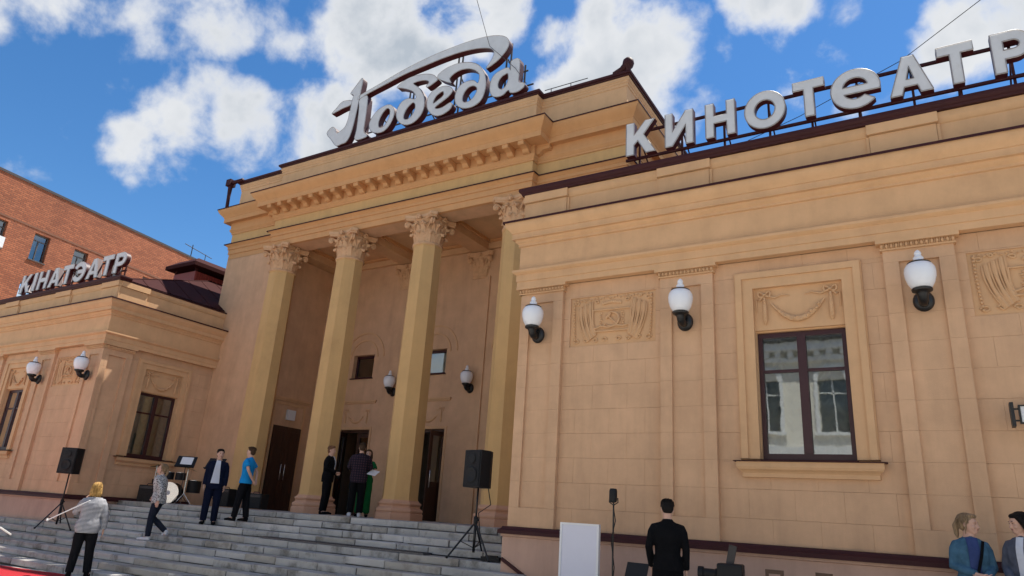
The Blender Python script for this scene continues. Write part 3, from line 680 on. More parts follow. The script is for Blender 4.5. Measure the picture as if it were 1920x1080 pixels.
# attic
att = [(XL + 0.02, 30), (XL + 0.02, 14.17), (RL - 0.02, 14.17), (RL - 0.02, 13.90), (RR + 0.02, 13.90), (RR + 0.02, 14.17), (XR - 0.02, 14.17), (XR - 0.02, 30)]
MB().sweep(att, [(-0.15, 9.92), (0.012, 9.93), (0.012, 10.70), (0.03, 10.71), (0.03, 10.78), (0.05, 10.80), (0.05, 10.84), (0.075, 10.87), (0.075, 10.95), (-0.15, 10.96)]).build('attic', TRIM, cin, angle=30)
MB().sweep(att, [(-0.2, 10.955), (0.10, 10.955), (0.115, 10.99), (0.15, 11.0), (0.16, 11.06), (0.13, 11.09), (-0.2, 11.12)]).build('attic_flashing', MAROON, cin, angle=40)
rf = MB(); P = [(XL + .1, 14.3, 11.1), (XR - .1, 14.3, 11.1), (XR - .1, 30, 11.1), (XL + .1, 30, 11.1), (XL + 5, 18.5, 12.0), (XR - 5, 18.5, 12.0), (XR - 5, 26, 12.0), (XL + 5, 26, 12.0)]
rf.add(P, [(0, 1, 5, 4), (1, 2, 6, 5), (2, 3, 7, 6), (3, 0, 4, 7), (4, 5, 6, 7)]); rf.box(RL + 0.1, RR - 0.1, 13.95, 14.35, 11.0, 11.11)
rf.build('roof', ROOFM, cin)
fn = MB(); fn.lathe([(0.0, -0.02), (0.06, -0.02), (0.07, 0.06), (0.125, 0.13), (0.15, 0.22), (0.135, 0.31), (0.08, 0.37), (0.0, 0.385)], 14, (XR + 0.06, 14.06, 11.06)); fn.tube([(XR - 0.35, 14.1, 11.10), (XR - 0.12, 14.07, 11.14), (XR + 0.03, 14.06, 11.24)], [0.07, 0.09, 0.12], 8)
fn.build('corner_finial', MAROON, cin, angle=50)
# rain pipe at the far corner
MB().tube([(XL + 0.2, 13.98, 11.06), (XL - 0.35, 13.98, 11.06), (XL - 0.46, 13.98, 11.0), (XL - 0.44, 13.98, 10.5), (XL - 0.40, 13.98, 9.98)], [0.07, 0.075, 0.085, 0.06, 0.06], 10).build('downpipe', MAROON, cin, smooth=True)
MB().box(XL - 0.58, XL - 0.34, 13.85, 14.1, 10.92, 11.17).build('rain_hopper', MAROON, cin)
# lightning conductor rail on the flank roof
MB().tube([(-8.3, 14.15, 11.27), (-7.0, 14.15, 11.27)], 0.012, 5).tube([(-7.5, 14.15, 11.1), (-7.5, 14.15, 11.27)], 0.012, 5).tube([(-8.1, 14.15, 11.1), (-8.1, 14.15, 11.27)], 0.012, 5).build('roof_rail', STEEL, cin)

# ---- columns
def oct_loft(rings, ph=R(22.5)):
    """rings of (apothem, z) -> octagonal loft with a flat to the front"""
    mb = MB(); k = 1 / math.cos(R(22.5)); mb.lathe([(a * k, z) for a, z in rings], 8, (0, 0, 0), None, ph); return mb
shaft_me = oct_loft([(0.455, 0.30), (0.44, 0.33), (0.432, 0.40)] + [(0.432 - 0.047 * (t ** 1.7), 0.40 + 6.72 * t) for t in [i / 8 for i in range(1, 9)]] + [(0.40, 7.15), (0.40, 7.20)]).mesh('shaft'); shaft_me.materials.append(OCHRE)
base_me = oct_loft([(0.585, -0.16), (0.585, 0.0), (0.56, 0.02), (0.575, 0.045), (0.58, 0.08), (0.56, 0.115), (0.525, 0.13), (0.505, 0.15), (0.50, 0.185), (0.52, 0.205), (0.535, 0.23), (0.525, 0.26), (0.49, 0.275), (0.475, 0.29), (0.46, 0.32), (0.3, 0.33)]).mesh('base'); base_me.materials.append(TERRA)
def leaf(mb, ang, r0, z0, h, w, curl, flare, half=None, cx=0.0, cy=0.0):
    """acanthus leaf: lobed strip climbing the bell and curling out at its tip"""
    ca, sa = math.cos(ang), math.sin(ang); n = 10; m = 7; vs = []; fs = []
    for i in range(n + 1):
        t = i / n
        if t < 0.72: rr = r0 + flare * (t / 0.72) ** 2; z = z0 + h * t / 0.80
        else:
            a = (t - 0.72) / 0.28 * R(200); rr = r0 + flare + curl * (1 - math.cos(a)); z = z0 + h * 0.9 + curl * 1.15 * math.sin(a)
        ww = w * (0.55 + 0.55 * math.sin(math.pi * min(1, t * 0.95 + 0.12))) * (1 + 0.17 * math.cos(t * 26)) * (1 - 0.55 * max(0, t - 0.7) / 0.3)
        for j in range(m):
            s = (j / (m - 1) - 0.5) * 2
            rad = rr - 0.05 * s * s + (0.016 if j == 3 else (-0.012 if j in (2, 4) else 0.006))
            tx = s * ww / 2
            vs.append((cx + ca * rad - sa * tx, cy + sa * rad + ca * tx, z))
    o = len(vs)
    for i in range(n):
        for j in range(m - 1): a = i * m + j; fs.append((a, a + 1, a + m + 1, a + m))
    # back side gives it thickness
    for i in range(n + 1):
        for j in range(m):
            x, y, z = vs[i * m + j]; k = 0.022; vs.append((x - ca * k, y - sa * k, z - (0.02 if i > 7 else 0)))
    for i in range(n):
        for j in range(m - 1): a = o + i * m + j; fs.append((a, a + m, a + m + 1, a + 1))
    for i in range(n):
        a = i * m; fs.append((a, a + m, o + a + m, o + a)); a = i * m + m - 1; fs.append((a, o + a, o + a + m, a + m))
    a = n * m; fs += [(a + j, a + j + 1, o + a + j + 1, o + a + j) for j in range(m - 1)]
    mb.add(vs, fs)
def capital_mesh():
    mb = MB(); Z0 = 7.20
    mb.lathe([(0.40, Z0 - 0.045), (0.435, Z0 - 0.03), (0.445, Z0), (0.43, Z0 + 0.03), (0.39, Z0 + 0.04), (0.385, Z0 + 0.3), (0.40, Z0 + 0.52), (0.45, Z0 + 0.66), (0.50, Z0 + 0.70), (0.3, Z0 + 0.71)], 16, (0, 0, 0), None, R(11))
    for k in range(8): leaf(mb, R(45 * k), 0.39, Z0 + 0.03, 0.30, 0.30, 0.045, 0.06)
    for k in range(8): leaf(mb, R(45 * k + 22.5), 0.385, Z0 + 0.06, 0.52, 0.30, 0.055, 0.075)
    for k in range(4):
        a = R(45 + 90 * k); ca, sa = math.cos(a), math.sin(a)
        # corner volute: stalk and a rolled scroll, twice either side of the diagonal
        for s in (-1, 1):
            pts = []; rr = []
            for i in range(22):
                t = i / 21
                if t < 0.45: r = 0.36 + 0.25 * (t / 0.45) ** 1.6; z = Z0 + 0.34 + 0.33 * t / 0.45
                else:
                    q = (t - 0.45) / 0.55 * R(520); sp = 0.085 * (1 - (t - 0.45) / 0.55 * 0.75)
                    r = 0.62 + sp * math.sin(q) + 0.01; z = Z0 + 0.585 + sp * math.cos(q)
                off = s * (0.10 * (1 - min(1, t / 0.45)) + 0.030); pts.append((ca * r - sa * off, sa * r + ca * off, z)); rr.append(0.032 - 0.012 * t)
            mb.tube(pts, rr, 6)
        mb.ball((ca * 0.62, sa * 0.62, Z0 + 0.585), 0.075, 8, 6)
        # inner helices towards the middle of each face
        b = R(90 * k)
        for s in (-1, 1):
            pts = []
            for i in range(14):
                t = i / 13
                if t < 0.5: u = 0.20 - 0.07 * t / 0.5; z = Z0 + 0.40 + 0.24 * t / 0.5; r = 0.43 + 0.06 * t / 0.5
                else: q = (t - 0.5) / 0.5 * R(400); sp = 0.05 * (1 - (t - 0.5)); u = 0.11 - sp * math.sin(q) * 0.9 + 0.0; z = Z0 + 0.60 + sp * math.cos(q); r = 0.49
                pts.append((math.cos(b) * r - math.sin(b) * u * s, math.sin(b) * r + math.cos(b) * u * s, z))
            mb.tube(pts, 0.02, 6)
        mb.ball((math.cos(b) * 0.50, math.sin(b) * 0.50, Z0 + 0.76), (0.07, 0.07, 0.075), 8, 6)
        for j in range(6):
            q = R(60 * j); mb.ball((math.cos(b) * 0.55 - math.sin(b) * 0.06 * math.cos(q), math.sin(b) * 0.55 + math.cos(b) * 0.06 * math.cos(q), Z0 + 0.76 + 0.06 * math.sin(q)), 0.03, 6, 5)
    # abacus with hollowed sides
    pl = []
    for k in range(4):
        a0 = R(45 + 90 * k)
        for s in (-0.09, 0.09): pl.append((0.70 * math.cos(a0) - math.sin(a0) * s, 0.70 * math.sin(a0) + math.cos(a0) * s))
        for t in (0.25, 0.5, 0.75):
            a1 = a0 + R(90); p = Vector((0.70 * math.cos(a0), 0.70 * math.sin(a0))).lerp(Vector((0.70 * math.cos(a1), 0.70 * math.sin(a1))), t)
            p *= 1 - 0.13 * math.sin(math.pi * t); pl.append((p.x, p.y))
    mb.prism(pl, Z0 + 0.70, Z0 + 0.755, lambda p, q, a: (p, q, a)); mb.prism([(p * 1.05, q * 1.05) for p, q in pl], Z0 + 0.755, Z0 + 0.848, lambda p, q, a: (p, q, a))
    me = mb.mesh('capital', angle=55); me.materials.append(CAPM); return me
CAPM = mat('stucco_capital', (0.66, 0.40, 0.22), 0.88, 0.08, 6, 0.15, 60, dirt=(0.48, 0.28, 0.145), dirt_scale=4, dirt_lo=0.5, dirt_hi=0.75)
cap_me = capital_mesh()
for x in COLX:
    c = bpy.data.objects.new('column', shaft_me); COL.objects.link(c); c.location = (x, COLY, 0); attach(c, cin)
    for nm, me in (('base', base_me), ('capital', cap_me)):
        o = bpy.data.objects.new(nm, me); COL.objects.link(o); o.parent = c
# pilasters with half capitals on the back wall
for x in COLX[1:3]:
    p = MB().box(x - 0.40, x + 0.40, YB - 0.045, YB - 0.001, -0.16, 7.23).build('back_pilaster', STUCCO, cin)
    o = bpy.data.objects.new('capital', cap_me); COL.objects.link(o); o.scale = (0.86, 0.5, 0.98); o.location = (x, YB + 0.10, 0.15); attach(o, p)
for sx, xx in ((1, IL), (-1, IR)):
    MB().box(min(xx, xx + sx * 0.05), max(xx, xx + sx * 0.05), 16.1 + 0.6, YB - 0.001, -0.16, 7.3).build('back_pilaster', STUCCO, cin)

# ---- doors, little windows, mouldings on the porch walls
porch = Fr((0, YB), (1, 0), (0, -1)); pside = Fr((IL, 0), (0, 1), (1, 0))
def door_leaf(fr, u0, u1, z0, z1, d, par, ang=0.0, hinge=0, glazed=False):
    """panelled leaf; ang swings it outward about its hinge edge"""
    mb = MB(); w = u1 - u0; h = z1 - z0
    def bx(a0, a1, b0, b1, c0, c1): mb.box(a0, a1, b0, b1, c0, c1)
    st = 0.11
    bx(0, st, -0.025, 0.025, 0, h); bx(w - st, w, -0.025, 0.025, 0, h)
    for (a, b) in ((0, 0.22), (0.95, 1.08), (h - 0.14, h)): bx(st, w - st, -0.025, 0.025, a, b)
    bx(st, w - st, -0.012, 0.012, 0.22, 0.95)
    bx(st + .05, w - st - .05, -0.02, 0.02, 0.28, 0.89)
    if not glazed:
        bx(st, w - st, -0.012, 0.012, 1.08, h - 0.14); bx(st + .05, w - st - .05, -0.02, 0.02, 1.14, h - 0.2)
    ca, sa = math.cos(ang), math.sin(ang)
    def T(p):
        x, y, z = p
        if hinge: x = x - w
        xx, yy = x * ca - y * sa * (1), x * sa + y * ca
        if hinge: xx, yy = x * ca + y * sa, -x * sa + y * ca
        return fr((u1 if hinge else u0) + xx, d + yy, z0 + z)
    pts = list(mb.v); mb.v = [T(p) for p in pts]
    o = mb.build('door_leaf', WOOD, par)
    if glazed: MB().add([T(p) for p in ((st, 0, 1.08), (w - st, 0, 1.08), (w - st, 0, h - .14), (st, 0, h - .14))], [(0, 1, 2, 3)]).build('pane', GLASS, par)
    hx = 0.07 if hinge else w - 0.07
    q = MB(); q.tube([T((hx, 0.03, 0.9)), T((hx, 0.075, 0.92)), T((hx, 0.075, 1.38)), T((hx, 0.03, 1.40))], 0.014, 8); q.build('handle', CHROME, par, smooth=True)
for i, c in enumerate(BAYS):
    f = MB(); porch.box(f, c - 0.66, c - 0.585, -0.30, -0.10, -0.15, 2.50); porch.box(f, c + 0.585, c + 0.66, -0.30, -0.10, -0.15, 2.50); porch.box(f, c - 0.585, c + 0.585, -0.30, -0.10, 2.41, 2.50)
    d = f.build('door', WOOD, cin)
    if i == 0: door_leaf(porch, c - 0.585, c, -0.14, 2.41, -0.2, d, R(62), 0, True); door_leaf(porch, c, c + 0.585, -0.14, 2.41, -0.2, d, 0.0, 1, True)
    elif i == 1: door_leaf(porch, c - 0.585, c, -0.14, 2.41, -0.2, d, R(95), 0, True); door_leaf(porch, c, c + 0.585, -0.14, 2.41, -0.15, d, R(78), 1, True)
    else: door_leaf(porch, c - 0.585, c, -0.14, 2.41, -0.2, d, 0, 0); door_leaf(porch, c, c + 0.585, -0.14, 2.41, -0.2, d, 0, 1)
    q = MB(); porch.box(q, c - 0.74, c - 0.662, -0.02, 0.02, -0.15, 2.58); porch.box(q, c + 0.662, c + 0.74, -0.02, 0.02, -0.15, 2.58); porch.box(q, c - 0.662, c + 0.662, -0.02, 0.02, 2.502, 2.58)
    porch.box(q, c - 0.80, c + 0.80, -0.02, 0.055, 3.40, 3.45); porch.box(q, c - 0.77, c + 0.77, -0.02, 0.03, 3.35, 3.40)
    q.build('door_surround', TRIM, cin)
    garland(porch, c - 0.64, c + 0.64, 2.61, 3.22, -0.03, cin)
    # blind arches over the little windows
    for r, w in ((0.86, 0.05), (0.60, 0.05)):
        a = MB(); nn = 24
        for k in range(nn):
            t0, t1 = math.pi * k / nn, math.pi * (k + 1) / nn
            pts = [(c + rr * math.cos(t), dd, 4.90 + rr * math.sin(t)) for t in (t0, t1) for rr in (r - w / 2, r + w / 2) for dd in (-0.01, 0.025)]
            a.add([porch(*p) for p in pts], [(0, 1, 3, 2), (4, 6, 7, 5), (0, 4, 5, 1), (2, 3, 7, 6), (1, 5, 7, 3), (0, 2, 6, 4)])
        a.build('arch_moulding', TRIM, cin)
    wf = MB(); porch.box(wf, c - 0.46, c - 0.40, -0.24, -0.16, 4.21, 5.0); porch.box(wf, c + 0.40, c + 0.46, -0.24, -0.16, 4.21, 5.0); porch.box(wf, c - 0.40, c + 0.40, -0.24, -0.16, 4.21, 4.28); porch.box(wf, c - 0.40, c + 0.40, -0.24, -0.16, 4.92, 5.0)
    w = wf.build('small_window', FRAME, cin)
    MB().add([porch(c - .4, -.2, 4.28), porch(c + .4, -.2, 4.28), porch(c + .4, -.2, 4.92), porch(c - .4, -.2, 4.92)], [(0, 1, 2, 3)]).build('pane', GLASS, w)
    if i: MB().add([porch(c - .4, -.27, 4.26), porch(c + .4, -.27, 4.26), porch(c + .4, -.27, 4.94), porch(c - .4, -.27, 4.94)], [(0, 1, 2, 3)]).build('blind', WHITE, w)
    q = MB(); porch.box(q, c - 0.5, c + 0.5, -0.02, 0.05, 4.175, 4.205); q.build('window_sill', MAROON, w)
# side doors facing each other across the porch
for fr in (pside, Fr((IR, 0), (0, 1), (-1, 0))):
    q = MB(); fr.box(q, 15.12, 15.20, -0.02, 0.03, -0.15, 3.2); fr.box(q, 16.36, 16.44, -0.02, 0.03, -0.15, 3.2); fr.box(q, 15.2, 16.36, -0.02, 0.03, 3.12, 3.2); fr.box(q, 15.0, 16.56, -0.02, 0.07, 3.30, 3.36); fr.box(q, 15.03, 16.53, -0.02, 0.04, 3.24, 3.30)
    q.build('door_surround', TRIM, cin)
    f = MB(); fr.box(f, 15.2, 16.36, -0.01, 0.012, -0.15, 2.44)
    d = f.build('door', WOOD, cin)
    door_leaf(fr, 15.22, 15.775, -0.14, 2.42, 0.035, d, 0, 0); door_leaf(fr, 15.785, 16.34, -0.14, 2.42, 0.035, d, 0, 1)
q = MB(); pside.box(q, 15.66, 15.98, 0.0, 0.09, 2.66, 2.98); tag(q.build('emergency_light', WHITE, angle=30), 'square white emergency light box above the porch side door', 'light')

# ================================================================== roof signs
SIGNT = mat('sign_edge_trim', (0.30, 0.28, 0.28), 0.5, 0.2, 6)
def smooth(pts, it=3):
    n = len(pts); out = []
    for i in range(n):
        p0, p1, p2, p3 = [Vector(pts[(i + k) % n]) for k in (-1, 0, 1, 2)]
        for j in range(it):
            t = j / it
            out.append(0.5 * ((2 * p1) + (p2 - p0) * t + (2 * p0 - 5 * p1 + 4 * p2 - p3) * t * t + (3 * p1 - p0 - 3 * p2 + p3) * t ** 3))
    return out
def plate(name, loops, y0, y1, parent, mf, ms, par_local=False):
    """closed (x,z) loops, first outer then holes -> slab with face and return materials"""
    cu = bpy.data.curves.new(name, 'CURVE'); cu.dimensions = '2D'; cu.fill_mode = 'BOTH'; cu.extrude = abs(y1 - y0) / 2 - 0.012; cu.bevel_depth = 0.012; cu.bevel_resolution = 0; cu.offset = -0.008
    for lp in loops:
        sp = cu.splines.new('POLY'); sp.points.add(len(lp) - 1); sp.use_cyclic_u = True
        for p, q in zip(sp.points, lp): p.co = (q[0], q[1], 0, 1)
    tmp = bpy.data.objects.new('tmp', cu); COL.objects.link(tmp)
    dg = bpy.context.evaluated_depsgraph_get(); me = bpy.data.meshes.new_from_object(tmp.evaluated_get(dg))
    bpy.data.objects.remove(tmp); bpy.data.curves.remove(cu)
    me.name = name; me.materials.clear(); me.materials.append(mf); me.materials.append(ms)
    for v in me.vertices: v.co = Vector((v.co.x, (y0 + y1) / 2 + v.co.z * -1.0, v.co.y))
    bm = bmesh.new(); bm.from_mesh(me); bmesh.ops.remove_doubles(bm, verts=bm.verts, dist=0.0005); bmesh.ops.recalc_face_normals(bm, faces=bm.faces); bm.to_mesh(me); bm.free()
    me.polygons.foreach_set('use_smooth', [False] * len(me.polygons))
    for p in me.polygons: p.material_index = 0 if abs(p.normal.y) > 0.7 else 1
    me.update(); o = bpy.data.objects.new(name, me); COL.objects.link(o); attach(o, parent)
    q = MB()
    for lp in loops:
        n = len(lp); c = [Vector((p_[0], p_[1])) for p_ in lp]; pts = []
        for i in range(n):
            t_ = (c[(i + 1) % n] - c[i - 1]); t_ = t_.normalized() if t_.length > 1e-6 else Vector((1, 0)); pts.append((c[i].x, min(y0, y1) - 0.004, c[i].y))
        q.tube(pts + pts[:1], 0.008, 4)
    q.build('edge_trim', SIGNT, o)
    return o
SIGN={'stem':[[(-15.02,13.47),(-14.96,13.35),(-14.98,13.03),(-15.0,12.72),(-15.02,12.37),(-15.05,12.02),(-15.09,11.68),(-15.16,11.37),(-15.29,11.16),(-15.49,11.13),(-15.73,11.12),(-15.98,11.39),(-16.26,11.71),(-16.05,11.9),(-15.88,11.77),(-15.81,11.61),(-15.62,11.64),(-15.45,11.75),(-15.37,11.97),(-15.34,12.3),(-15.32,12.63),(-15.29,12.9),(-15.44,13.0),(-15.24,13.24)]],'crossbar':[[(-16.19,12.44),(-16.02,12.6),(-15.75,12.8),(-15.33,12.71),(-15.37,12.56),(-15.74,12.52)]],'second_stem':[[(-14.99,12.64),(-14.66,12.7),(-14.6,12.25),(-14.59,11.76),(-14.58,11.36),(-14.44,11.22),(-14.45,11.12),(-14.91,11.14),(-14.91,11.5),(-14.92,11.94),(-14.95,12.35)]],'swash':[[(-15.05,12.79),(-14.6,12.9),(-14.16,13.0),(-13.5,13.16),(-12.75,13.3),(-12.02,13.39),(-11.27,13.43),(-10.62,13.43),(-10.11,13.38),(-9.77,13.3),(-9.52,13.19),(-9.35,13.03),(-9.31,12.82),(-9.43,12.6),(-9.69,12.38),(-10.03,12.25),(-9.88,12.47),(-9.8,12.68),(-9.87,12.85),(-10.07,12.97),(-10.46,13.08),(-11.02,13.15),(-11.72,13.15),(-12.45,13.1),(-13.19,13.04),(-13.95,12.9),(-14.63,12.78),(-15.03,12.65)]],'o':[[(-13.62,12.06),(-13.84,12.07),(-14.1,11.98),(-14.3,11.77),(-14.38,11.54),(-14.28,11.31),(-14.06,11.17),(-13.8,11.13),(-13.58,11.22),(-13.42,11.45),(-13.37,11.71),(-13.45,11.93)],[(-13.72,11.95),(-13.89,11.79),(-13.98,11.56),(-13.96,11.38),(-13.85,11.29),(-13.68,11.37),(-13.57,11.58),(-13.55,11.78),(-13.6,11.9)]],'b':[[(-13.4,12.62),(-13.18,12.77),(-12.83,12.84),(-12.41,12.8),(-12.02,12.67),(-11.8,12.46),(-11.85,12.37),(-12.14,12.26),(-12.2,12.32),(-12.11,12.43),(-12.26,12.54),(-12.52,12.59),(-12.74,12.57),(-12.53,12.38),(-12.35,12.15),(-12.23,11.91),(-12.19,11.61),(-12.26,11.37),(-12.42,11.2),(-12.64,11.12),(-12.89,11.15),(-13.13,11.31),(-13.27,11.56),(-13.26,11.81),(-13.11,12.02),(-12.86,12.07),(-12.61,11.97),(-12.55,12.04),(-12.7,12.26),(-12.92,12.41),(-13.21,12.55)],[(-12.69,11.86),(-12.87,11.72),(-12.96,11.54),(-12.95,11.39),(-12.82,11.31),(-12.65,11.39),(-12.55,11.57),(-12.55,11.75),(-12.61,11.84)]],'e':[[(-11.6,12.11),(-11.38,12.07),(-11.2,11.94),(-11.18,11.81),(-11.31,11.68),(-11.53,11.57),(-11.76,11.45),(-11.68,11.37),(-11.47,11.37),(-11.24,11.45),(-11.14,11.39),(-11.16,11.27),(-11.31,11.16),(-11.57,11.11),(-11.82,11.2),(-12.02,11.42),(-12.1,11.67),(-12.06,11.91),(-11.88,12.07)],[(-11.55,11.93),(-11.74,11.86),(-11.84,11.72),(-11.84,11.6),(-11.68,11.67),(-11.51,11.76),(-11.49,11.86)]],'d':[[(-11.81,12.5),(-11.54,12.71),(-11.11,12.76),(-10.67,12.67),(-10.31,12.46),(-10.08,12.12),(-9.99,11.78),(-10.01,11.47),(-10.11,11.22),(-10.34,11.09),(-10.65,11.1),(-10.9,11.23),(-11.04,11.45),(-11.04,11.73),(-10.91,11.94),(-10.68,12.01),(-10.43,11.97),(-10.27,11.83),(-10.24,12.08),(-10.38,12.28),(-10.64,12.44),(-10.95,12.49),(-11.19,12.43),(-11.33,12.31),(-11.27,12.14)],[(-10.43,11.79),(-10.62,11.77),(-10.75,11.61),(-10.77,11.41),(-10.67,11.3),(-10.47,11.32),(-10.32,11.48),(-10.29,11.67)]],'a':[[(-9.43,12.04),(-9.25,12.02),(-9.18,11.92),(-9.19,12.22),(-8.91,12.2),(-8.89,11.75),(-8.88,11.45),(-8.7,11.35),(-8.71,11.23),(-8.9,11.14),(-9.13,11.17),(-9.21,11.28),(-9.38,11.17),(-9.59,11.17),(-9.76,11.27),(-9.84,11.5),(-9.82,11.77),(-9.7,11.95)],[(-9.3,11.85),(-9.48,11.78),(-9.57,11.61),(-9.54,11.45),(-9.43,11.37),(-9.3,11.45),(-9.24,11.63),(-9.25,11.79)]]}

ps = empty('script_sign', (-13.2, 13.9, 11.1), 0, 'white script lettering reading Победа on the portico roof', 'sign')
for nm, key in (('letter', 'stem'), ('letter', 'crossbar'), ('letter', 'second_stem'), ('swash', 'swash'), ('letter', 'o'), ('letter', 'b'), ('letter', 'e'), ('letter', 'd'), ('letter', 'a')):
    lo = SIGN[key]; dy = {'crossbar': 0.012, 'swash': 0.006, 'second_stem': 0.004}.get(key, 0.0)
    plate(nm, [smooth(l) for l in lo], 13.70 + dy, 13.93 + dy, ps, SIGNW, SIGNR)
st = MB()
for x, zt in ((-15.4, 12.6), (-14.3, 12.0), (-13.1, 12.9), (-12.95, 12.9), (-11.3, 13.4), (-11.15, 13.4), (-9.55, 13.1), (-9.4, 13.1), (-8.9, 12.2)):
    st.tube([(x, 14.02, 11.0), (x, 14.02, zt)], 0.028, 6)
for x0, x1, z in ((-16.0, -8.6, 11.5), (-15.2, -8.8, 12.0)): st.tube([(x0, 14.02, z), (x1, 14.02, z)], 0.025, 6)
for x, z in ((-14.2, 12.0), (-12.6, 12.3), (-11.2, 12.6), (-9.5, 12.6)): st.tube([(x, 14.02, z), (x + 0.35, 14.9, 11.15)], 0.022, 6)
st.build('support_frame', STEEL, ps)

def arcp(cx, cz, rx, rz, a0, a1, n=24): return [(cx + rx * math.cos(R(a0 + (a1 - a0) * i / n)), cz + rz * math.sin(R(a0 + (a1 - a0) * i / n))) for i in range(n + 1)]
G = {
 'К': [[(0, 0), (.27, 0), (.27, .30), (.40, .42), (.68, 0), (1, 0), (.60, .58), (.97, 1), (.66, 1), (.27, .60), (.27, 1), (0, 1)]],
 'И': [[(0, 0), (.26, 0), (.74, .58), (.74, 0), (1, 0), (1, 1), (.74, 1), (.26, .42), (.26, 1), (0, 1)]],
 'Н': [[(0, 0), (.28, 0), (.28, .40), (.72, .40), (.72, 0), (1, 0), (1, 1), (.72, 1), (.72, .61), (.28, .61), (.28, 1), (0, 1)]],
 'О': [arcp(.5, .5, .5, .52, 0, 345, 34), arcp(.5, .5, .255, .28, 0, 345, 34)],
 'Т': [[(.35, 0), (.65, 0), (.65, .77), (1, .77), (1, 1), (0, 1), (0, .77), (.35, .77)]],
 'е': [arcp(.5, .5, .5, .52, 0, 318, 44) + arcp(.5, .5, .26, .28, 312, 204, 16) + [(.99, .385)], arcp(.5, .55, .25, .25, 4, 176, 18)],
 'А': [[(0, 0), (.28, 0), (.345, .2), (.655, .2), (.72, 0), (1, 0), (.64, 1), (.36, 1)], [(.41, .38), (.59, .38), (.5, .72)]],
 'Р': [[(0, 0), (.30, 0), (.30, .33), (.55, .33)] + arcp(.58, .665, .42, .335, -90, 90, 20) + [(0, 1)], [(.30, .55), (.52, .55)] + arcp(.55, .665, .17, .115, -90, 90, 10) + [(.30, .78)]],
 'І': [[(.1, 0), (.9, 0), (.9, 1), (.1, 1)]],
 'Э': [arcp(.45, .5, .55, .52, -150, 150, 40) + arcp(.45, .5, .28, .28, 150, 22, 14) + [(.30, .60), (.30, .40)] + arcp(.45, .5, .28, .28, -22, -150, 14)],
}
def block_sign(root, word, spans, z0, z1, y0):
    for ch, (a, b) in zip(word, spans):
        w = b - a; zz0, zz1 = (z0 - 0.03, z1 - 0.02) if ch in 'Ое' else (z0, z1)
        plate('letter', [[(a + w * p, zz0 + (zz1 - zz0) * q) for p, q in lp] for lp in G[ch]], y0, y0 + 0.15, root, SIGNW, SIGNR)
sp = [(-4.375, -3.82), (-3.635, -3.13), (-2.91, -2.41), (-2.25, -1.60), (-1.475, -1.0), (-0.915, -0.215), (-0.10, 0.46), (0.55, 1.01), (1.22, 1.68)]
ks = empty('block_letter_sign', (-1.3, 10.7, 6.25), 0, 'white block letters КИНОТЕАТР on rails above the near wing', 'sign')
block_sign(ks, 'КИНОТеАТР', sp, 6.44, 7.10, 10.52)
r = MB()
for z in (6.455, 7.0): r.box(-4.45, 1.9, 10.69, 10.735, z - 0.022, z + 0.022)
r.build('rail', MAROON, ks)
r = MB()
for x in (-4.2, -3.4, -2.65, -1.9, -1.24, -0.55, 0.2, 0.8, 1.45): r.box(x - 0.018, x + 0.018, 10.736, 10.77, 6.2, 7.02); r.tube([(x, 10.77, 6.9), (x, 11.3, 6.5)], 0.014, 5)
r.build('post', MAROON, ks)
ls = empty('block_letter_sign', (-23.7, 10.7, 6.25), 0, 'white block letters КІНАТЭАТР with red sides above the far wing', 'sign')
sp2 = []
x = -26.62
for ch, w in zip('КІНАТЭАТР', (.66, .26, .62, .68, .60, .68, .68, .60, .58)): sp2.append((x, x + w)); x += w + 0.115
block_sign(ls, 'КІНАТЭАТР', sp2, 6.30, 6.95, 10.50)
r = MB()
for z in (6.42, 6.82): r.box(-26.7, -20.5, 10.66, 10.70, z - 0.02, z + 0.02)
for a, b in sp2: xm = (a + b) / 2; r.box(xm - 0.018, xm + 0.018, 10.70, 10.735, 6.2, 6.9)
r.build('rail', MAROON, ls)

# ================================================================== wall lamps
def lamp_proto():
    root = empty('wall_lamp', (0, 0, 0))
    # origin on the wall at the round back plate; the bracket reaches out towards -y
    b = MB(); b.lathe([(0.0, 0.0), (0.125, 0.0), (0.13, 0.02), (0.115, 0.05), (0.085, 0.075), (0.05, 0.085), (0, 0.088)], 20, (0, 0, 0), Matrix.Rotation(R(90), 3, 'X') @ Matrix.Diagonal((1, 1.15, 1)))
    b.tube([(0, -0.05, -0.01), (0, -0.10, -0.045), (0, -0.17, -0.045), (0, -0.225, -0.01), (0, -0.24, 0.05)], [0.06, 0.062, 0.064, 0.066, 0.075], 10)
    b.lathe([(0.0, 0.0), (0.06, 0.0), (0.07, 0.03), (0.09, 0.055), (0.122, 0.07), (0.128, 0.095), (0.115, 0.11), (0, 0.11)], 20, (0, -0.245, 0))
    b.build('bracket', BLACK, root, local=True, angle=45)
    g = MB(); g.lathe([(0.0, 0.10), (0.095, 0.10), (0.128, 0.125), (0.163, 0.19), (0.184, 0.265), (0.191, 0.33), (0.184, 0.39), (0.156, 0.44), (0.115, 0.47), (0, 0.475)], 28, (0, -0.245, 0)); g.build('globe', GLOBE, root, smooth=True, local=True)
    c = MB(); c.lathe([(0, 0.467), (0.14, 0.453), (0.146, 0.463), (0.122, 0.48), (0, 0.485)], 24, (0, -0.245, 0)); c.build('collar', BLACK, root, local=True, angle=40)
    f = MB(); f.lathe([(0, 0.48), (0.07, 0.48), (0.076, 0.495), (0.061, 0.52), (0.066, 0.54), (0.047, 0.565), (0.04, 0.585), (0.047, 0.60), (0.037, 0.63), (0.014, 0.655), (0, 0.657)], 18, (0, -0.245, 0)); f.build('finial', GLOBE, root, local=True, angle=40)
    return root
lp = lamp_proto()
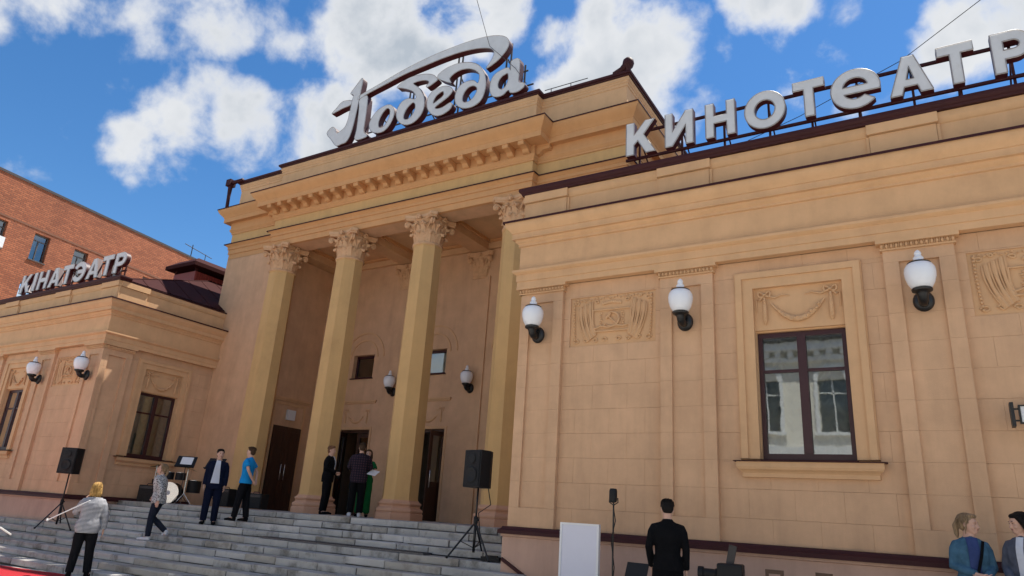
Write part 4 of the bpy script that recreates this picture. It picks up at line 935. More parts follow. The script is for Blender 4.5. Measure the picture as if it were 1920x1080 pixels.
LS = [((-5.97, 10.455, 3.17), 'white globe wall lamp on the near wing corner pilaster beside the last column', 0), ((-3.295, 10.455, 3.17), 'white globe wall lamp between the emblem relief and the big window', 0), ((-0.015, 10.455, 3.17), 'white globe wall lamp right of the big window, largest of all', 0),
      ((-20.735, 10.455, 3.17), 'white globe wall lamp on the far wing corner pilaster', 0), ((-23.405, 10.455, 3.17), 'white globe wall lamp beside the leftmost window of the far wing', 0),
      ((-14.93, 16.955, 3.68), 'white globe wall lamp in the porch right of the dark little window', 0), ((-11.93, 16.955, 3.68), 'white globe wall lamp in the porch nearest the rightmost column', 0)]
for i, (p, lab, rz) in enumerate(LS):
    o = lp if i == 0 else copy_tree(lp)
    o.location = p; tag(o, lab, 'lamp', 'globe wall lamps on the cinema')
# projecting notice on the near wing
s = empty('wall_notice', (0.74, 10.42, 1.6), 0, 'white framed notice on a black bracket at the right edge', 'sign')
MB().box(0.735, 0.775, 10.30, 10.46, 1.47, 1.76).build('bracket', BLACK, s)
q = MB(); q.box(0.775, 0.82, 10.36, 10.375, 1.675, 1.695); q.box(0.775, 0.82, 10.36, 10.375, 1.535, 1.555); q.box(0.82, 0.84, 10.33, 10.40, 1.505, 1.73); q.box(1.28, 1.30, 10.33, 10.40, 1.505, 1.73); q.box(0.84, 1.28, 10.33, 10.40, 1.505, 1.522); q.box(0.84, 1.28, 10.33, 10.40, 1.713, 1.73); q.build('frame', BLACK, s)
MB().box(0.84, 1.28, 10.345, 10.385, 1.522, 1.713).build('panel', WHITE, s)
q = MB(); q.lathe([(0, 0), (0.035, 0), (0.035, 0.004), (0, 0.004)], 14, (0.95, 10.344, 1.60), Matrix.Rotation(R(90), 3, 'X')); q.build('printed_mark', BLACK, s)

# ================================================================== buildings round about
BQ = Vector((-48.98, 19.24, 0)); BD = Vector((-0.17, 0.985, 0)).normalized()
bang = math.atan2(BD.y, BD.x)
bb = empty('brick_building', (BQ.x, BQ.y, -2.5), bang, 'long orange brick building behind the far wing', 'building')
# local frame: x along the wall, -y is the visible face (towards the cinema), z up from -2.5
bm_ = MB(); K = 1.45; top = 12.9 * K + 2.5
rows = [10.88 * K + 2.5, 8.55 * K + 2.5, 6.2 * K + 2.5, 3.9 * K + 2.5]
wx = [1.94 * K * i for i in range(-4, 8)]
ww, wh = 0.72 * K, 1.24 * K
xs = sorted([-14.0, 24.0] + [v for x in wx for v in (x, x + ww)])
for i in range(len(xs) - 1):
    a, b = xs[i], xs[i + 1]
    if any(abs(a - x) < 1e-6 for x in wx):
        zc = top
        for r_ in rows: bm_.box(a, b, 0, 0.4, r_, zc); zc = r_ - wh
        bm_.box(a, b, 0, 0.4, 0, zc)
    else: bm_.box(a, b, 0, 0.4, 0, top)
bm_.box(-14, 24, 0.4, 14, 0, top - 0.05)
bm_.build('wall', BRICK, bb, local=True)
q = MB(); q.box(-14.2, 24.2, -0.05, 14.2, top, top + 0.16); q.build('roof_edge', mat('dark_roof_edge', (0.06, 0.05, 0.05), 0.6), bb, local=True)
q = MB(); q.box(-14, 24, -0.025, 0.0, rows[0] + 0.22, rows[0] + 0.36); q.build('string_course', mat('dark_brick_course', (0.20, 0.085, 0.05), 0.85, 0.2, 3), bb, local=True)
GR = mat('grey_window_frame', (0.10, 0.085, 0.08), 0.5)
for r_ in rows[:3]:
    for x in wx:
        f = MB(); f.box(x, x + .07, .2, .28, r_ - wh, r_); f.box(x + ww - .07, x + ww, .2, .28, r_ - wh, r_); f.box(x + .07, x + ww - .07, .2, .28, r_ - wh, r_ - wh + .08); f.box(x + .07, x + ww - .07, .2, .28, r_ - .08, r_)
        f.box(x + .42 * ww, x + .42 * ww + .06, .2, .27, r_ - wh + .08, r_ - .46); f.box(x + .07, x + ww - .07, .2, .27, r_ - .46, r_ - .40)
        f.box(x - .06, x + ww + .06, -.08, .2, r_ - wh - .06, r_ - wh)
        w = f.build('window', GR, bb, local=True)
        MB().add([(x, .24, r_ - wh), (x + ww, .24, r_ - wh), (x + ww, .24, r_), (x, .24, r_)], [(0, 1, 2, 3)]).build('pane', GLASS, w, local=True)
        q = MB(); n = 8
        vs = []; 
        for k in range(n + 1): vs += [(x + ww * 0.06 + ww * .4 * k / n, .34 + .03 * (k % 2), r_ - wh + .05), (x + ww * 0.06 + ww * .4 * k / n, .34 + .03 * (k % 2), r_ - .45)]
        q.add(vs, [(2 * k, 2 * k + 2, 2 * k + 3, 2 * k + 1) for k in range(n)]); q.build('curtain', CURTAIN, w, local=True)
ac = MB(); ac.box(-2.85, -1.9, -0.42, -0.03, rows[0] - wh - 0.05, rows[0] - wh + 0.62); ac.lathe([(0.2, 0), (0.22, 0), (0.22, 0.03), (0, 0.03)], 16, (-2.4, -0.42, rows[0] - wh + 0.28), Matrix.Rotation(R(90), 3, 'X'))
q = ac.build('air_conditioner', WHITE, None, angle=30); q.location = (BQ.x, BQ.y, -2.5); q.rotation_euler = (0, 0, bang); tag(q, 'white air conditioner box on the orange brick wall', 'air conditioner')
# aerial bits on its roof
q = MB(); q.tube([(13.0, 0.8, top), (13.0, 0.8, top + 1.5)], 0.04, 6); q.tube([(12.2, 0.8, top + 1.3), (15.2, 0.8, top + 1.1)], 0.03, 6); q.tube([(14.5, 0.8, top), (14.5, 0.8, top + 1.2)], 0.03, 6)
q = q.build('roof_aerial', STEEL); q.location = (BQ.x, BQ.y, -2.5); q.rotation_euler = (0, 0, bang); tag(q, 'thin aerial on the brick building roof edge', 'aerial')
# sheet-metal roof vent on the far wing
REDM = mat('red_sheet_metal', (0.26, 0.04, 0.03), 0.45, 0.15, 3, spec=0.5)
v = empty('roof_vent', (-23.4, 15.2, 7.2), 0, 'dark red sheet metal roof vent with overhanging cap', 'vent')
q = MB(); q.box(-24.15, -22.85, 14.35, 15.75, 7.0, 7.98); q.build('shaft', REDM, v)
for k in range(14):
    MB().box(-22.85, -22.825, 14.37 + 0.1 * k, 14.42 + 0.1 * k, 7.0, 7.97).build('corrugation', REDM, v)
q = MB(); a = [(-24.4, 14.1), (-22.6, 14.1), (-22.6, 16.0), (-24.4, 16.0)]; b = [(-24.1, 14.4), (-22.9, 14.4), (-22.9, 15.7), (-24.1, 15.7)]
q.add([(x, y, 8.12) for x, y in a] + [(x, y, 8.26) for x, y in a] + [(x, y, 8.5) for x, y in b], [(0, 3, 2, 1), (0, 1, 5, 4), (1, 2, 6, 5), (2, 3, 7, 6), (3, 0, 4, 7), (4, 5, 9, 8), (5, 6, 10, 9), (6, 7, 11, 10), (7, 4, 8, 11), (8, 9, 10, 11)])
for x, y in ((-24.1, 14.4), (-22.9, 14.4), (-22.9, 15.7), (-24.1, 15.7)): q.box(x - .04, x + .04, y - .04, y + .04, 7.9, 8.15)
q.build('cap', ROOFM, v)
# the house across the street, seen in the window panes
OPW = mat('cream_stucco', (0.74, 0.70, 0.62), 0.85, 0.06, 0.8)
op = empty('street_house', (-6, -15, -1.4), 0, 'pale two storey house with arched windows across the street', 'building')
q = MB(); cx = [-26 + 3.1 * i for i in range(15)]; zw = [(1.0, 3.2), (5.0, 7.6)]
xs = sorted([-28, 20] + [v_ for c in cx for v_ in (c - .65, c + .65)])
for i in range(len(xs) - 1):
    a, b = xs[i], xs[i + 1]
    if b - a < 1.31: q.box(a, b, -15.4, -15, -1.7, 1.0); q.box(a, b, -15.4, -15, 3.2, 5.0); q.box(a, b, -15.4, -15, 7.6, 9.4)
    else: q.box(a, b, -15.4, -15, -1.7, 9.4)
q.box(-28, 20, -26, -15.9, -1.7, 9.3); q.build('wall', OPW, op)
q = MB(); q.box(-28, 20, -15, -14.7, 3.9, 4.3); q.box(-28, 20, -15, -14.75, 8.5, 8.7); q.box(-28, 20, -15, -14.4, 9.0, 9.4)
for i in range(80): q.box(-27.8 + .6 * i, -27.55 + .6 * i, -15, -14.6, 8.72, 8.98)
q.build('cornice', WHITE, op)
q = MB(); q.box(-28.2, 20.2, -26, -14.2, 9.42, 9.5); q.add([(-28.2, -14.2, 9.5), (20.2, -14.2, 9.5), (20.2, -26, 9.5), (-28.2, -26, 9.5), (-24, -20, 12), (16, -20, 12)], [(0, 1, 5, 4), (1, 2, 5), (2, 3, 4, 5), (3, 0, 4)]); q.build('roof', STEEL, op)
for c in cx:
    for z0, z1 in zw:
        f = MB(); f.box(c - .82, c - .66, -15, -14.88, z0, z1); f.box(c + .66, c + .82, -15, -14.88, z0, z1)
        if z0 > 4:
            for k in range(12):
                t0, t1 = math.pi * k / 12, math.pi * (k + 1) / 12
                f.add([(c + rr * math.cos(t), yy, z1 - .1 + rr * math.sin(t)) for t in (t0, t1) for rr in (.62, .82) for yy in (-15, -14.86)], [(0, 1, 3, 2), (4, 6, 7, 5), (0, 4, 5, 1), (2, 3, 7, 6), (1, 5, 7, 3), (0, 2, 6, 4)])
        f.box(c - .9, c + .9, -15, -14.8, z0 - .15, z0)
        w = f.build('window', WHITE, op)
        f = MB(); f.box(c - .03, c + .03, -15.25, -15.18, z0, z1); f.box(c - .65, c + .65, -15.25, -15.18, z1 - .75, z1 - .69); f.build('frame', WHITE, w)
        MB().box(c - .65, c + .65, -15.34, -15.3, z0, z1).build('pane', mat('dark_pane', (0.05, 0.06, 0.07), 0.08, spec=0.8), w)
# overhead wires
tag(MB().tube([(-9.2, 10.0, 15.5), (-9.72, 12.2, 14.1), (-9.9, 13.6, 12.9), (-9.0, 13.66, 11.9), (-8.5, 13.5, 11.15)], 0.008, 5).build('overhead_wire', STEEL), 'thin dark wire coming down to the script sign', 'wire')
tag(MB().tube([(3.3, 9.6, 8.7), (1.35, 10.3, 7.7), (0.1, 10.9, 7.3), (-1.5, 11.3, 6.95), (-2.4, 11.4, 6.75)], 0.006, 5).build('overhead_wire', STEEL), 'dark wire slanting over the block letters at the right edge', 'wire')

# ================================================================== equipment
def speaker(name, label, loc, rz, ztop, zbot, zfloor, sx=0.40, sy=0.36, group=None):
    """loudspeaker on a tripod: two things"""
    h = ztop - zbot
    r_ = empty('loudspeaker', (loc[0], loc[1], zbot), rz, label, 'speaker', group)
    b = MB(); pr = [(-sx / 2, -sy / 2), (sx / 2, -sy / 2), (sx / 2, sy * 0.15), (sx * 0.3, sy / 2), (-sx * 0.3, sy / 2), (-sx / 2, sy * 0.15)]
    b.prism(pr, 0, h, lambda p, q, a: (p, q, a)); bx = b.build('cabinet', BLACKP, r_, local=True)
    bv = bx.modifiers.new('bevel', 'BEVEL'); bv.width = 0.012; bv.segments = 2
    MB().box(-sx / 2 + 0.02, sx / 2 - 0.02, -sy / 2 - 0.012, -sy / 2 + 0.004, 0.03, h - 0.03).build('grille', GRILLE, r_, local=True)
    w = MB(); w.lathe([(0.03, 0), (0.12, 0.0), (0.14, 0.012), (0.12, 0.018), (0.05, 0.006)], 20, (0, -sy / 2 - 0.014, h * 0.33), Matrix.Rotation(R(90), 3, 'X')); w.lathe([(0.02, 0), (0.07, 0.0), (0.085, 0.012), (0.06, 0.014)], 16, (0, -sy / 2 - 0.014, h * 0.76), Matrix.Rotation(R(90), 3, 'X')); w.build('driver', BLACKP, r_, local=True)
    return r_
def tripod(label, loc, ztop, zf, rz=0.0, spread=0.42, hub=0.55, group=None, name='speaker_stand'):
    t = empty(name, (loc[0], loc[1], zf), rz, label, 'stand', group)
    H = ztop - zf
    MB().tube([(0, 0, 0.12), (0, 0, hub + 0.1)], 0.024, 10).tube([(0, 0, hub), (0, 0, H)], 0.017, 10).build('pole', BLACK, t, local=True, smooth=True)
    MB().lathe([(0, hub), (0.035, hub), (0.04, hub + .03), (0.04, hub + .11), (0.03, hub + .13), (0, hub + .13)], 12).ball((0.05, 0, hub + .07), 0.02, 8, 6).build('collar', BLACKP, t, local=True)
    for k in range(3):
        a = R(90 + 120 * k + 20); c, s = math.cos(a), math.sin(a)
        l = MB(); l.tube([(0.03 * c, 0.03 * s, hub), (spread * c, spread * s, 0.015)], 0.016, 8); l.tube([(spread * 0.52 * c, spread * .52 * s, hub * .5), (0.02 * c, 0.02 * s, 0.2)], 0.009, 6)
        g_ = l.build('leg', BLACK, t, local=True)
        MB().ball((spread * c, spread * s, 0.02), (0.025, 0.025, 0.022), 8, 6).build('rubber_foot', BLACKP, g_, local=True)
    return t
speaker('s', 'black loudspeaker on a tripod beside the rightmost column', (-7.12, 10.62), R(-12), 1.16, 0.52, -0.67, 0.42, 0.38)
tripod('black tripod stand on the steps carrying the loudspeaker near the wing corner', (-7.12, 10.62), 0.52, -0.67, R(-10), 0.45, 0.58)
tag(MB().tube([(-7.0, 10.75, 0.55), (-6.95, 10.8, 0.25), (-7.1, 10.66, 0.1), (-7.06, 10.7, -0.3), (-6.9, 10.75, -0.63), (-7.3, 10.78, -0.655), (-8.2, 10.72, -0.655)], 0.009, 6).build('cable', BLACKP), 'black cable hanging from the loudspeaker to the steps', 'cable')
tag(MB().obox((-6.78, 10.68, -0.63), (0.34, 0.16, 0.07), (0, 0, 0.15)).obox((-6.78, 10.68, -0.585), (0.2, 0.1, 0.02), (0, 0, 0.15)).build('power_box', BLACKP), 'flat black power box on the step beside the tripod foot', 'box')
speaker('s', 'black loudspeaker in front of the far wing above the blonde woman', (-19.25, 9.9), R(25), 1.06, 0.42, -0.93, 0.44, 0.40)
tripod('thin black tripod stand behind the blonde woman', (-19.25, 9.9), 0.42, -0.93, R(30), 0.45, 0.6)
# drum kit and music stands on the landing
dk = empty('drum_kit', (-19.2, 12.8, -0.15), R(35), 'drum kit with white bass drum head in front of the side window', 'drum kit')
ax = Matrix.Rotation(R(90), 3, 'X')
MB().lathe([(0.0, -.2), (.27, -.2), (.285, -.19), (.285, .19), (.27, .2), (0, .2)], 24, (0, 0, .29), ax).build('bass_drum', BLACKP, dk, local=True, angle=40)
MB().lathe([(0, .0), (.262, .0), (.262, .012), (0, .016)], 24, (0, -.2, .29), ax).build('drum_head', mat('drum_skin', (.5, .5, .5), .5, .1, 5), dk, local=True, angle=40)
MB().lathe([(.255, 0), (.295, 0), (.295, .04), (.255, .04)], 24, (0, -.175, .29), ax).build('hoop', CHROME, dk, local=True, angle=40)
for x, y, z, r_, h in ((-.16, .02, .66, .14, .2), (.17, .02, .66, .14, .2), (.52, .25, .33, .19, .34), (-.5, .2, .52, .17, .12)):
    MB().lathe([(0, 0), (r_, 0), (r_, h), (r_ - .01, h + .008), (0, h + .008)], 20, (x, y, z)).build('tom_drum', BLACKP, dk, local=True, angle=40)
    MB().lathe([(0, 0), (r_ + .006, 0), (r_ + .006, .012), (0, .014)], 20, (x, y, z + h)).build('rim', CHROME, dk, local=True, angle=40)
for x, y, z, r_, tl in ((.42, -.15, 1.0, .24, .25), (-.5, -.1, 1.02, .2, -.25), (-.62, .35, .88, .17, 0)):
    MB().lathe([(0, .02), (.04, .018), (.05, .004), (r_, -.012), (r_, -.016), (0, .0)], 24, (x, y, z), Matrix.Rotation(tl, 3, 'Y')).build('cymbal', mat('bronze', (.30, .2, .08), .35, metal=.9), dk, local=True, angle=30)
    t = MB(); t.tube([(x, y, z), (x, y, .28)], .011, 8)
    for k in range(3): a = R(120 * k); t.tube([(x, y, .3), (x + .24 * math.cos(a), y + .24 * math.sin(a), .01)], .009, 6)
    t.build('cymbal_stand', CHROME, dk, local=True)
for i, (lx, ly, rz, lab) in enumerate(((-17.1, 12.55, R(20), 'black music stand left of the man in the navy blazer'), (-17.75, 12.1, R(40), 'black music stand with a white sheet beside the drum kit'))):
    m_ = empty('music_stand', (lx, ly, -.15), rz, lab, 'stand')
    MB().obox((0, 0, 1.12), (.5, .02, .34), (R(-35), 0, 0)).obox((0, -.13, .98), (.5, .06, .015), (R(-35), 0, 0)).build('desk', BLACKP, m_, local=True)
    t = MB(); t.tube([(0, .02, 1.08), (0, .02, .25)], .011, 8)
    for k in range(3): a = R(120 * k + 30); t.tube([(0, .02, .3), (.26 * math.cos(a), .02 + .26 * math.sin(a), .01)], .009, 6)
    t.build('tripod_pole', BLACK, m_, local=True)
    if i: MB().obox((.02, -.02, 1.14), (.3, .005, .24), (R(-35), 0, 0)).build('sheet', WHITE, m_, local=True)
def amp(lab, loc, rz, sx, sy, sz):
    r_ = empty('amplifier', loc, rz, lab, 'amplifier')
    o = MB().box(-sx / 2, sx / 2, -sy / 2, sy / 2, .02, sz).build('case', BLACKP, r_, local=True); bv = o.modifiers.new('bevel', 'BEVEL'); bv.width = .015; bv.segments = 2
    MB().box(-sx / 2 + .03, sx / 2 - .03, -sy / 2 - .008, -sy / 2 + .004, .05, sz - .12).build('grille', GRILLE, r_, local=True)
    MB().box(-sx / 2 + .03, sx / 2 - .03, -sy / 2 - .01, -sy / 2 + .004, sz - .10, sz - .03).build('control_panel', STEEL, r_, local=True)
    MB().tube([(-.1, 0, sz), (-.08, 0, sz + .04), (.08, 0, sz + .04), (.1, 0, sz)], .012, 6).build('handle', BLACK, r_, local=True)
amp('black amplifier behind the walking woman under the side window', (-19.55, 12.35, -.15), R(20), .48, .3, .46)
amp('black amplifier between the navy blazer man and the drum kit', (-17.3, 13.2, -.15), R(10), .5, .3, .5)
amp('black amplifier at the foot of the first column', (-16.45, 13.55, -.15), R(15), .6, .35, .42)
# ramp of perforated metal on the steps
rp = MB(); 
a = Vector((-12.3, 10.62, -0.655)); 
rp.box(-12.4, -8.1, 10.50, 10.76, -0.668, -0.645)
for i in range(86): rp.box(-12.38 + .05 * i, -12.36 + .05 * i, 10.49, 10.77, -0.645, -0.63)
tag(rp.build('grip_mat', mat('grip_metal', (.09, .09, .10), .4, .2, 12, metal=.4)), 'dark ribbed cable mat lying along the steps', 'mat')
# red carpet at the foot of the stairs
cr = MB(); nx = 16
vs = []
for j in range(7):
    y = 8.12 - 0.6 * j
    for i in range(nx + 1): x = -26 + 11.3 * i / nx; vs.append((x, y, gz(x) + .012 + .004 * math.sin(x * 3 + y * 2)))
cr.add(vs, [(j * (nx + 1) + i, j * (nx + 1) + i + 1, (j + 1) * (nx + 1) + i + 1, (j + 1) * (nx + 1) + i) for j in range(6) for i in range(nx)])
cr.build('red_carpet', CARPET, label='red carpet on the ground at the foot of the steps', cat='carpet')
# white display board, light stand, laptop and cases in front of the near wing
bd = empty('display_board', (-4.5, 9.35, gz(-4.5)), 0, 'tall blank white display board standing before the plinth', 'board')
g0 = gz(-4.5)
MB().box(-4.77, -4.23, 9.33, 9.37, g0 + .06, 0.01).build('panel', mat('board_white', (.66, .66, .74), .5, .02, 3), bd)
q = MB(); q.box(-4.80, -4.77, 9.32, 9.38, g0, 0.035); q.box(-4.23, -4.20, 9.32, 9.38, g0, 0.035); q.box(-4.77, -4.23, 9.32, 9.38, 0.01, 0.035); q.box(-4.77, -4.23, 9.32, 9.38, g0 + .03, g0 + .06); q.box(-4.85, -4.80, 9.1, 9.6, g0, g0 + .03); q.box(-4.20, -4.15, 9.1, 9.6, g0, g0 + .03); q.build('frame', WHITE, bd)
t = empty('light_stand', (-4.0, 9.35, gz(-4)), 0, 'thin black stand with a small stage light beside the white board', 'stand'); g0 = gz(-4)
MB().tube([(-4.0, 9.35, g0 + .1), (-4.0, 9.35, .36)], .012, 8).build('pole', BLACK, t)
q = MB()
for k in range(3): a = R(120 * k + 40); q.tube([(-4, 9.35, g0 + .5), (-4 + .35 * math.cos(a), 9.35 + .35 * math.sin(a), g0 + .01)], .01, 6)
q.build('tripod_legs', BLACK, t)
q = MB(); q.lathe([(0, -.01), (.045, 0), (.055, .03), (.055, .15), (.045, .18), (0, .185)], 14, (-4, 9.33, .34)); q.tube([(-4.06, 9.35, .40), (-4.065, 9.35, .34), (-4, 9.35, .30), (-3.935, 9.35, .34), (-3.94, 9.35, .40)], .008, 6); q.build('lamp_head', BLACKP, t, angle=40)
MB().tube([(-4.0, 9.34, .3), (-3.96, 9.33, .1), (-4.02, 9.33, -.15), (-3.97, 9.34, -.5), (-4.0, 9.3, -.9), (-4.03, 9.3, -1.34)], .007, 5).build('cord', BLACKP, t)
tb = empty('folding_table', (-3.2, 9.25, gz(-3.2)), 0, 'low black folding table in front of the plinth behind the man in black', 'table'); g0 = gz(-3.2)
MB().box(-4.0, -2.2, 9.1, 9.6, -.68, -.65).build('table_top', BLACKP, tb)
for x, y in ((-3.95, 9.15), (-2.25, 9.15), (-3.95, 9.55), (-2.25, 9.55)): MB().box(x - .02, x + .02, y - .02, y + .02, gz(x), -.68).build('leg', BLACK, tb)
lt = empty('laptop', (-3.63, 9.2, -.65), R(-15), 'open black laptop on the table left of the man in black', 'laptop')
MB().box(-.17, .17, -.24, 0, 0, .018).build('keyboard_base', BLACKP, lt, local=True); MB().obox((0, .045, .125), (.34, .012, .24), (R(-20), 0, 0)).build('screen_lid', BLACKP, lt, local=True)
mx = empty('projector', (-2.45, 9.25, -.65), R(8), 'bulky black projector with upright handle on the table right of the man in black', 'projector')
q = MB().box(-.1, .2, -.16, .14, 0, .33).build('housing', BLACKP, mx, local=True); bv = q.modifiers.new('bevel', 'BEVEL'); bv.width = .02; bv.segments = 2
MB().lathe([(0, 0), (.07, 0), (.075, .05), (.065, .05), (.065, .19), (.085, .2), (.085, .26), (0, .27)], 18, (-.08, 0, .19), Matrix.Rotation(R(-90), 3, 'Y')).build('lens', BLACKP, mx, local=True, angle=40)
MB().obox((.06, 0, .42), (.09, .05, .25), (0, R(12), 0)).build('upright_handle', STEEL, mx, local=True)
CB_ = mat('brown_wood', (.09, .05, .03), .6, .3, 8)
for i, (x, w, rz, lab) in enumerate(((-1.85, .2, 0.05, 'dark brown open frame rising left of the bottom edge under the window'), (-1.32, .19, -0.35, 'dark brown open frame right of its twin below the window'))):
    c_ = empty('chair', (x, 9.05, gz(x)), rz, lab, 'chair', 'wooden chairs before the plinth')
    q = MB(); q.box(-w / 2, -w / 2 + .035, 0, .03, 0, .95); q.box(w / 2 - .035, w / 2, 0, .03, 0, .95); q.box(-w / 2 + .035, w / 2 - .035, 0, .03, .905, .95); q.box(-w / 2 + .035, w / 2 - .035, 0, .03, .6, .64); q.build('backrest', CB_, c_, local=True)
    MB().box(-w / 2 - .02, w / 2 + .02, -.4, .02, .43, .46).build('seat', CB_, c_, local=True)
    for sx in (-w / 2, w / 2 - .03): MB().box(sx, sx + .03, -.39, -.36, 0, .43).build('leg', CB_, c_, local=True)
    o = c_

# ================================================================== people
def cloth(name, col, rough=0.9, vary=0.15, pattern=None, col2=None, sc=40):
    if name in MATS: return MATS[name]
    m = mat(name, col, rough, vary, 9, 0.7, 13, coord='obj', spec=0.08)
    if pattern:
        nt = m.node_tree; N = nt.nodes.new; L = nt.links.new; b = nt.nodes['Principled BSDF']
        tc = N('ShaderNodeTexCoord'); mx = N('ShaderNodeMix'); mx.data_type = 'RGBA'; mx.inputs[6].default_value = (*col, 1); mx.inputs[7].default_value = (*col2, 1)
        if pattern == 'stripe':
            w = N('ShaderNodeTexWave'); w.wave_type = 'BANDS'; w.bands_direction = 'Z'; w.inputs['Scale'].default_value = sc; w.inputs['Distortion'].default_value = 2.2; w.inputs['Detail'].default_value = 1; w.inputs['Detail Scale'].default_value = 0.35
            L(tc.outputs['Object'], w.inputs['Vector']); rp_ = N('ShaderNodeMapRange'); rp_.inputs[1].default_value = 0.4; rp_.inputs[2].default_value = 0.6; L(w.outputs['Fac'], rp_.inputs[0]); L(rp_.outputs[0], mx.inputs[0])
        elif pattern == 'dots':
            v_ = N('ShaderNodeTexVoronoi'); v_.inputs['Scale'].default_value = sc; L(tc.outputs['Object'], v_.inputs['Vector']); rp_ = N('ShaderNodeMapRange'); rp_.inputs[1].default_value = 0.36; rp_.inputs[2].default_value = 0.46; L(v_.outputs['Distance'], rp_.inputs[0]); L(rp_.outputs[0], mx.inputs[0])
        elif pattern == 'plaid':
            acc = None
            for dr in ('X', 'Z'):
                w = N('ShaderNodeTexWave'); w.wave_type = 'BANDS'; w.bands_direction = dr; w.inputs['Scale'].default_value = sc; L(tc.outputs['Object'], w.inputs['Vector'])
                if acc is None: acc = w.outputs['Fac']
                else: mm_ = N('ShaderNodeMath'); mm_.operation = 'MULTIPLY'; L(acc, mm_.inputs[0]); L(w.outputs['Fac'], mm_.inputs[1]); acc = mm_.outputs[0]
            L(acc, mx.inputs[0])
        L(mx.outputs[2], b.inputs['Base Color'])
    return m
def hairm(name, col): return mat(name, col, 0.55, 0.4, 30, 0.6, 90, coord='obj', stretch=(3, 3, 0.4), spec=0.12)
HB = hairm('hair_dark', (.012, .009, .008)); HBL = hairm('hair_golden', (.42, .25, .085)); HBR = hairm('hair_brown', (.07, .04, .022)); HG = hairm('hair_ash', (.30, .205, .12)); HR = hairm('hair_ginger', (.20, .10, .055))
EYE = mat('eye_dark', (.015, .012, .012), .3); LIP = mat('lips', (.38, .13, .12), .5)
BK = cloth('cloth_black', (.006, .006, .007)); NAVY = cloth('cloth_navy', (.007, .010, .026)); 
def remesh(o, vox=0.010, it=4, fac=0.5):
    r_ = o.modifiers.new('remesh', 'REMESH'); r_.mode = 'VOXEL'; r_.voxel_size = vox; r_.use_smooth_shade = True
    s_ = o.modifiers.new('smooth', 'SMOOTH'); s_.iterations = it; s_.factor = fac
def loft(mb, rings, n=16):
    """rings: (cx, cy, z, hw, hd)"""
    vs = []; fs = []
    for (cx, cy, z, a, b) in rings:
        for k in range(n):
            w = 2 * math.pi * k / n; c, s = math.cos(w), math.sin(w)
            vs.append((cx + a * math.copysign(abs(c) ** 0.85, c), cy + b * math.copysign(abs(s) ** 0.85, s), z))
    for i in range(len(rings) - 1):
        for k in range(n): l = (k + 1) % n; fs.append((i * n + k, i * n + l, (i + 1) * n + l, (i + 1) * n + k))
    fs.append(tuple(range(n))[::-1]); fs.append(tuple(range((len(rings) - 1) * n, len(rings) * n))); mb.add(vs, fs)
